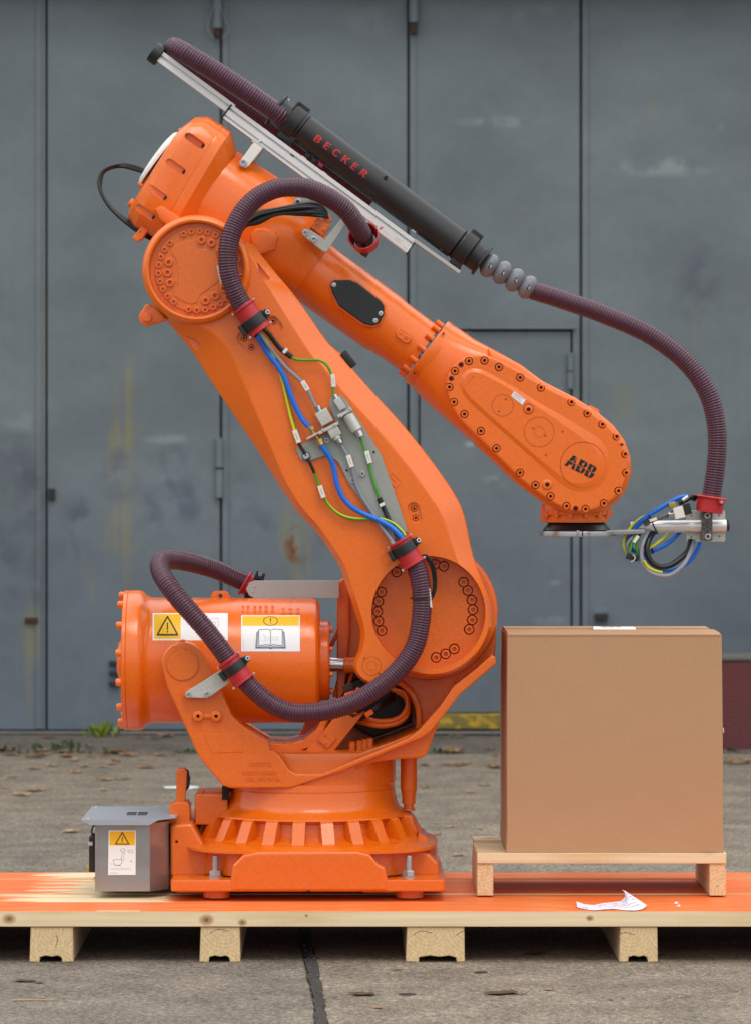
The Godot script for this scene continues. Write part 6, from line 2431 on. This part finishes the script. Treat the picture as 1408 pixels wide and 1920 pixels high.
func robot_box(r: Node3D) -> void:
	# sheet-steel connector box on the foot
	var X := func(x: float, z: float) -> float: return w(x, 0, z).x
	var zf := 0.27
	var y0 := w(0, 1671.5, zf).y
	var y1 := w(0, 1543, zf).y
	var b := MB.new()
	b.T = Transform3D(LAID, Vector3.ZERO)
	b.extrude(PackedVector2Array([Vector2(X.call(179, zf), -zf), Vector2(X.call(281.7, zf), -zf), Vector2(X.call(317, 0.20), -0.205), Vector2(X.call(317, 0.20), 0.09), Vector2(X.call(179, zf), 0.09)]), y1, y0, 0.0015, 1)
	var bx := part("connector_box", b, mats.sheet_steel, r, 20)
	var l := MB.new()
	l.T = Transform3D(LAID, Vector3.ZERO)
	var yl := 0.3404
	l.extrude(PackedVector2Array([Vector2(X.call(153, 0.3), -0.3), Vector2(X.call(298, 0.3), -0.3), Vector2(X.call(331, 0.235), -0.235), Vector2(X.call(331, 0.235), -0.10), Vector2(X.call(317, -0.1), 0.11), Vector2(X.call(173, -0.11), 0.11)]), yl, yl - 0.002, 0.0)
	var lid := part("box_lid", l, mats.lid_steel, bx, 20)
	part("lid_lip", plate([[154, 1538.4], [170, 1547], [280, 1547.3], [297, 1538.4]], 0.301, 0.299, 0.0), mats.lid_steel, lid)
	for k in 6:
		var v := MB.new()
		v.box(Vector3(X.call(249 + (k % 2) * 20.5 - (k / 2) * 0.4, 0.1), yl + 0.0003, 0.155 - 0.036 * (k / 2)), Vector3(0.0255, 0.0012, 0.017), 0.0)
		part("vent_slot", v, mats.hole, lid)
	for q in [[182, 1512, -0.09], [167, 1535, 0.27], [326, 1530, 0.2]]:
		screw(Vector3(X.call(q[0], q[2]), yl, q[2]), 0.006, mats.bolt_steel, lid, "low", Vector3.UP, "lid_screw")
	part("edge_flange", plate([[179, 1549], [184.5, 1549], [184.5, 1670], [179, 1670]], zf + 0.002, zf - 0.01, 0.0008), mats.sheet_steel, bx)
	flat_decal([w(204.5, 1557, zf + 0.0008), w(255.8, 1557, zf + 0.0008), w(255, 1640.5, zf + 0.0008), w(203.5, 1640.5, zf + 0.0008)], sticker_box(), bx)
	var c := part("plug_housing", plate([[167.5, 1571], [179, 1570], [179, 1636], [167.5, 1635]], 0.22, 0.08, 0.003), mats.black_plastic, bx)
	for q in [[171, 1582, 0.225], [170, 1630, 0.2]]:
		part("plug_knob", cap_rod(q[0] - 5, q[1], q[0] + 4, q[1], q[2], 4.2, 0.001), mats.bolt_steel, c)
	part("plug_gland", cap_rod(164, 1628, 176, 1628, 0.2, 8, 0.002), mats.brass, c)
	cable("short_lead", [[178, 1548, 0.15], [174, 1552, 0.17], [173, 1562, 0.18], [178, 1567, 0.18]], 1.8, mats.black_cable, bx, 6)
	part("side_fitting", cap_rod(176, 1648, 180, 1648, 0.2, 3, 0.001), mats.steel, bx)


# ------------------------------------------------------------------ litter, leaves and weeds

func ribbon(rows: Array) -> MB:                       # [near edge, far edge] points
	var b := MB.new()
	var n := rows.size()
	for i in n - 1:
		var t0 := float(i) / (n - 1)
		var t1 := float(i + 1) / (n - 1)
		for k in 4:
			var f0 := k / 4.0
			var f1 := (k + 1) / 4.0
			var a: Vector3 = rows[i][0].lerp(rows[i][1], f0)
			var bb: Vector3 = rows[i + 1][0].lerp(rows[i + 1][1], f0)
			var c: Vector3 = rows[i + 1][0].lerp(rows[i + 1][1], f1)
			var d: Vector3 = rows[i][0].lerp(rows[i][1], f1)
			b.tri(a, bb, c, Vector2(t0, 1 - f0), Vector2(t1, 1 - f0), Vector2(t1, 1 - f1))
			b.tri(a, c, d, Vector2(t0, 1 - f0), Vector2(t1, 1 - f1), Vector2(t0, 1 - f1))
	return b


func leaf_mesh(s: int) -> ArrayMesh:                  # a dry lobed leaf about 1 unit long, curled
	var r := RandomNumberGenerator.new()
	r.seed = s
	var b := MB.new()
	var rim := []
	var n := 15
	for k in n:
		var a := TAU * k / n
		var lobe := 0.30 + 0.16 * absf(sin(a * 2.5 + s)) + r.randf_range(-0.05, 0.05)
		var p := Vector2(cos(a) * lobe * 1.25, sin(a) * lobe * 0.85)
		rim.append(Vector3(p.x, 0.02 + r.randf_range(0.0, 0.07) + 0.12 * p.y * p.y + 0.05 * absf(p.x), p.y))
	var mid := Vector3(0.02, 0.015, 0)
	for k in n:
		b.tri(mid, rim[(k + 1) % n], rim[k])
	var st := Vector3(0.75, 0.03, 0.08)
	b.tri(rim[0] * 0.6, st, rim[0] * 0.6 + Vector3(0, 0.02, 0.02))
	return to_mesh(b, 50, Vector3.ZERO)


func build_small_things() -> void:
	var paper := textured("slip_paper", slip_print(), 0.6)
	paper.cull_mode = BaseMaterial3D.CULL_DISABLED
	var y := DTOP + 0.0015
	var P := func(px: float, py: float, lift: float) -> Vector3:
		var z := gz(py, y)
		var p := w(px, py, z)
		return p + Vector3(0, lift, 0)
	var rows := []
	for q in [[1081, 1702, 1080, 1693, 0.001, 0.004], [1096, 1705, 1095, 1696, 0.0, 0.001], [1114, 1707, 1112, 1697, 0.0, 0.0], [1132, 1706, 1131, 1696, 0.001, 0.004], [1150, 1705, 1148, 1696, 0.001, 0.006], [1165, 1706, 1163, 1698, 0.0, 0.012], [1178, 1707, 1172, 1700, 0.0, 0.026], [1192, 1707, 1170, 1700, 0.0, 0.040], [1204, 1706, 1166, 1700, 0.002, 0.044], [1212, 1703, 1172, 1697, 0.008, 0.036]]:
		rows.append([P.call(q[0], q[1], q[4]), P.call(q[2], q[3], q[5])])
	var dense := []
	for i in rows.size() - 1:
		for k in 3:
			dense.append([rows[i][0].lerp(rows[i + 1][0], k / 3.0), rows[i][1].lerp(rows[i + 1][1], k / 3.0)])
	dense.append(rows[-1])
	tag(part("paper_slip", ribbon(dense), paper, self, 60), "crumpled white printed paper slip curling up on the platform's front edge", "paper slip")
	for q in [[1266, 1695, 0.008], [1271, 1700, 0.006]]:
		var b := MB.new()
		var p: Vector3 = P.call(q[0], q[1], 0.0)
		b.tri(p, p + Vector3(q[2], 0.003, 0.004), p + Vector3(q[2] * 0.4, 0.006, -0.006))
		b.tri(p, p + Vector3(q[2] * 0.4, 0.006, -0.006), p + Vector3(-q[2] * 0.6, 0.002, -0.004))
		tag(part("paper_scrap", b, mats.litter), ["larger white paper scrap on the platform beside the paper slip", "smaller white paper scrap at the platform's front edge"][0 if q[2] > 0.007 else 1], "paper scrap")
	# leaves
	var kinds := []
	for k in 5:
		kinds.append(leaf_mesh(k * 7 + 3))
	var lm := [mats.leaf_tan, mats.leaf_brown, mats.leaf_pale, mats.leaf_yellow]
	var spots := []
	for q in [[230, 1415, 1, 0.16], [242, 1418, 0, 0.15], [85, 1416, 0, 0.15], [10, 1411, 1, 0.18], [24, 1418, 1, 0.14], [60, 1421, 1, 0.13], [125, 1419, 0, 0.12], [140, 1428, 0, 0.1], [80, 1412, 2, 0.12], [295, 1378, 1, 0.12], [305, 1377, 0, 0.14], [318, 1380, 1, 0.12], [262, 1379, 1, 0.11], [85, 1377, 1, 0.08], [302, 1417, 0, 0.14], [160, 1438, 2, 0.11], [145, 1450, 3, 0.1], [275, 1441, 0, 0.14], [65, 1443, 0, 0.12], [185, 1461, 0, 0.09], [200, 1464, 2, 0.11], [230, 1463, 0, 0.1], [40, 1492, 2, 0.13], [62, 1484, 0, 0.12], [135, 1561, 2, 0.12], [25, 1460, 1, 0.08], [98, 1388, 1, 0.1], [140, 1425, 2, 0.1], [210, 1434, 2, 0.1], [845, 1411, 0, 0.2], [850, 1414, 2, 0.14], [917, 1409, 0, 0.1], [928, 1417, 0, 0.1], [858, 1437, 0, 0.13], [868, 1434, 0, 0.12], [835, 1436, 1, 0.1], [930, 1440, 0, 0.16], [922, 1437, 1, 0.1], [909, 1474, 2, 0.1], [882, 1487, 2, 0.07], [795, 1436, 1, 0.1], [865, 1352, 1, 0.08], [855, 1374, 0, 0.12], [826, 1376, 1, 0.08], [797, 1478, 0, 0.07], [1370, 1428, 0, 0.15], [1385, 1433, 0, 0.14], [1400, 1427, 2, 0.12], [1362, 1432, 1, 0.1], [1404, 1432, 1, 0.1], [860, 1605, 2, 0.08], [845, 1552, 2, 0.06], [820, 1566, 0, 0.07], [900, 1555, 3, 0.05], [790, 1610, 2, 0.04], [800, 1606, 2, 0.04]]:
		spots.append(q)
	for k in 16:
		spots.append([rng.randf_range(-40, 420), rng.randf_range(1414, 1490), rng.randi_range(0, 2), rng.randf_range(0.05, 0.09)])
	for k in 14:
		spots.append([rng.randf_range(-20, 330), rng.randf_range(1405, 1422), rng.randi_range(0, 1), rng.randf_range(0.06, 0.11)])
	for k in spots.size():
		var q: Array = spots[k]
		q[1] = maxf(q[1], 1384.0 + k % 5)
		var z := gz(q[1])
		var o := MeshInstance3D.new()
		o.name = "fallen_leaf" if k == 0 else "fallen_leaf_%03d" % k
		o.mesh = kinds[k % 5]
		o.material_override = lm[q[2]]
		o.transform = Transform3D(Basis(Vector3.UP, k * 2.4).scaled(Vector3.ONE * q[3] * 0.62), w(q[0], q[1], z) + Vector3(0, 0.004 if z > -6.7 else 0.012, 0))
		add_child(o, true)
		var at: String = "by the platform" if z > -5.0 else "in the joint before the gate"
		var look: String = ["tan", "brown", "pale", "yellow"][q[2]]
		tag(o, "dry %s leaf fallen on the grey concrete %s" % [look, at], "leaf", "dry %s leaves %s" % [look, at])
	# foreground bits
	var near := [[47, 1841, 0.06, 1, "flat brown leaf scrap on the foreground concrete near the outermost bearer"], [75, 1844, 0.03, 1, "small brown crumb of leaf beside the flat brown scrap"], [680, 1866, 0.075, 1, "crumbled brown leaf lying on the concrete beside the tar joint"], [940, 1864, 0.09, 1, "torn brown leaf with a long thin stalk on the foreground concrete"], [745, 1819, 0.03, 0, "small tan leaf bit before the widest bearer"], [1028, 1857, 0.03, 0, "small tan leaf bit beside the stalked brown leaf"], [1144, 1876, 0.02, 1, "tiny dark crumb on the concrete below the paper slip"], [480, 1874, 0.016, 1, "tiny dark crumb on the concrete before the narrow bearer"], [1005, 1790, 0.07, 1, "brown leaf shreds in the shade under the platform"], [710, 1891, 0.03, 0, "thin tan shred on concrete at the tar joint"]]
	for k in near.size():
		var q: Array = near[k]
		var o := MeshInstance3D.new()
		o.name = "leaf_scrap" if k == 0 else "leaf_scrap_%03d" % k
		o.mesh = kinds[(k * 2 + 1) % 5]
		o.material_override = lm[q[3]] if q[3] == 0 else mats.bark
		o.transform = Transform3D(Basis(Vector3.UP, k * 1.3 - 0.3).scaled(Vector3(q[2], q[2] * 0.5, q[2] * 0.8)), w(q[0], q[1], gz(q[1])) + Vector3(0, 0.002, 0))
		add_child(o, true)
		tag(o, q[4], "leaf")
	var st := w(962, 1866, gz(1866))
	cable_thing("leaf_stalk", [st, st + Vector3(0.025, 0.002, -0.008), st + Vector3(0.045, 0.012, -0.02)], 0.0012, mats.bark, "thin dark curved stalk of the torn brown leaf", "stalk")
	var sp := w(25, 1878, gz(1878))
	cable_thing("wood_splinter", [sp + Vector3(0, 0.003, 0), sp + Vector3(0.05, 0.004, -0.001), sp + Vector3(0.11, 0.003, -0.006)], 0.0022, mats.splinter, "long thin pale wood splinter on the foreground concrete", "splinter")
	for q in [[901, 1824, 0.018, "dark flat round spot of gum before the widest bearer"], [763, 1865, 0.022, "dark flat round spot of gum beside the torn brown leaf"]]:
		var b := MB.new()
		b.lathe(w(q[0], q[1], gz(q[1])), Vector3.UP, [[0.0, q[2]], [0.002, q[2] * 0.9]], 18)
		tag(part("gum_spot", b, mats.dark_iron), q[3], "gum spot")
	# white litter behind the robot's foot
	var li := MB.new()
	var c := w(344, 1478, gz(1478))
	for k in 9:
		var a0 := TAU * k / 9.0
		var a1 := TAU * (k + 1) / 9.0
		var f := func(a: float, i: int) -> Vector3: return c + Vector3(cos(a) * (0.06 + 0.012 * (i % 3)), 0.002 + 0.003 * (i % 2), sin(a) * 0.09)
		li.tri(c + Vector3(0, 0.010, 0), f.call(a1, (k + 1) % 9), f.call(a0, k))
	tag(part("plastic_scrap", li, mats.litter), "flattened white plastic scrap on the concrete behind the robot's foot", "litter")
	# weeds
	weed("weed", 190, 1385, 0.10, 0.12, 26, mats.leaf_lime, "bright yellow green weed growing at the foot of the gate")
	weed("weed", 85, 1411, 0.30, 0.065, 60, mats.weed_green, "low spreading green weeds among brown leaves in the joint")
	weed("weed", 130, 1405, 0.08, 0.08, 16, mats.weed_green, "small upright green sprout beside the spreading weeds")
	weed("weed", 208, 1415, 0.09, 0.035, 30, mats.weed_green, "flat mossy green tuft in the joint left of the robot's balancer")
	weed("weed", 826, 1413, 0.09, 0.04, 30, mats.weed_green, "small green tuft in the joint under the yellow threshold")
	weed("weed", 1366, 1412, 0.08, 0.04, 20, mats.weed_green, "little green tuft at the foot of the maroon plinth")
	weed("weed", 355, 1412, 0.09, 0.03, 26, mats.weed_green, "flat dull green tuft behind the robot's bracket")


func cable_thing(called: String, p: Array, rad: float, mat: Material, label: String, category: String) -> void:
	var q := spline(PackedVector3Array(p), 6)
	var rr := PackedFloat32Array()
	for i in q.size():
		rr.append(rad * (1.0 - 0.5 * i / q.size()))
	var c := middle(q)
	tag(hold(called, tube_mesh(q, rr, 6, c), mat, self, c), label, category)


func weed(called: String, px: float, py: float, wide: float, high: float, n: int, mat: Material, label: String) -> void:
	var b := MB.new()
	var z := gz(py)
	var c := w(px, py, z)
	for k in n:
		var a := rng.randf() * TAU
		var d := rng.randf() * wide
		var o := c + Vector3(cos(a) * d, 0, sin(a) * d * 0.5)
		var h := high * rng.randf_range(0.4, 1.0) * (1.0 - 0.5 * d / wide)
		var lean := Vector3(rng.randf_range(-0.6, 0.6), 1.0, rng.randf_range(-0.6, 0.6)) * h
		var side := Vector3(cos(a * 3.0), 0, sin(a * 3.0)) * maxf(0.006, h * 0.16)
		var m := o + lean * 0.6
		b.tri(o, m + side, m - side)
		b.tri(m - side, m + side, o + lean + Vector3(0, -h * 0.15, 0))
	var t := thing("weed", c, label, "weed", "")
	part("leaves", b, mat, t, 60).set_meta("kind", "stuff")
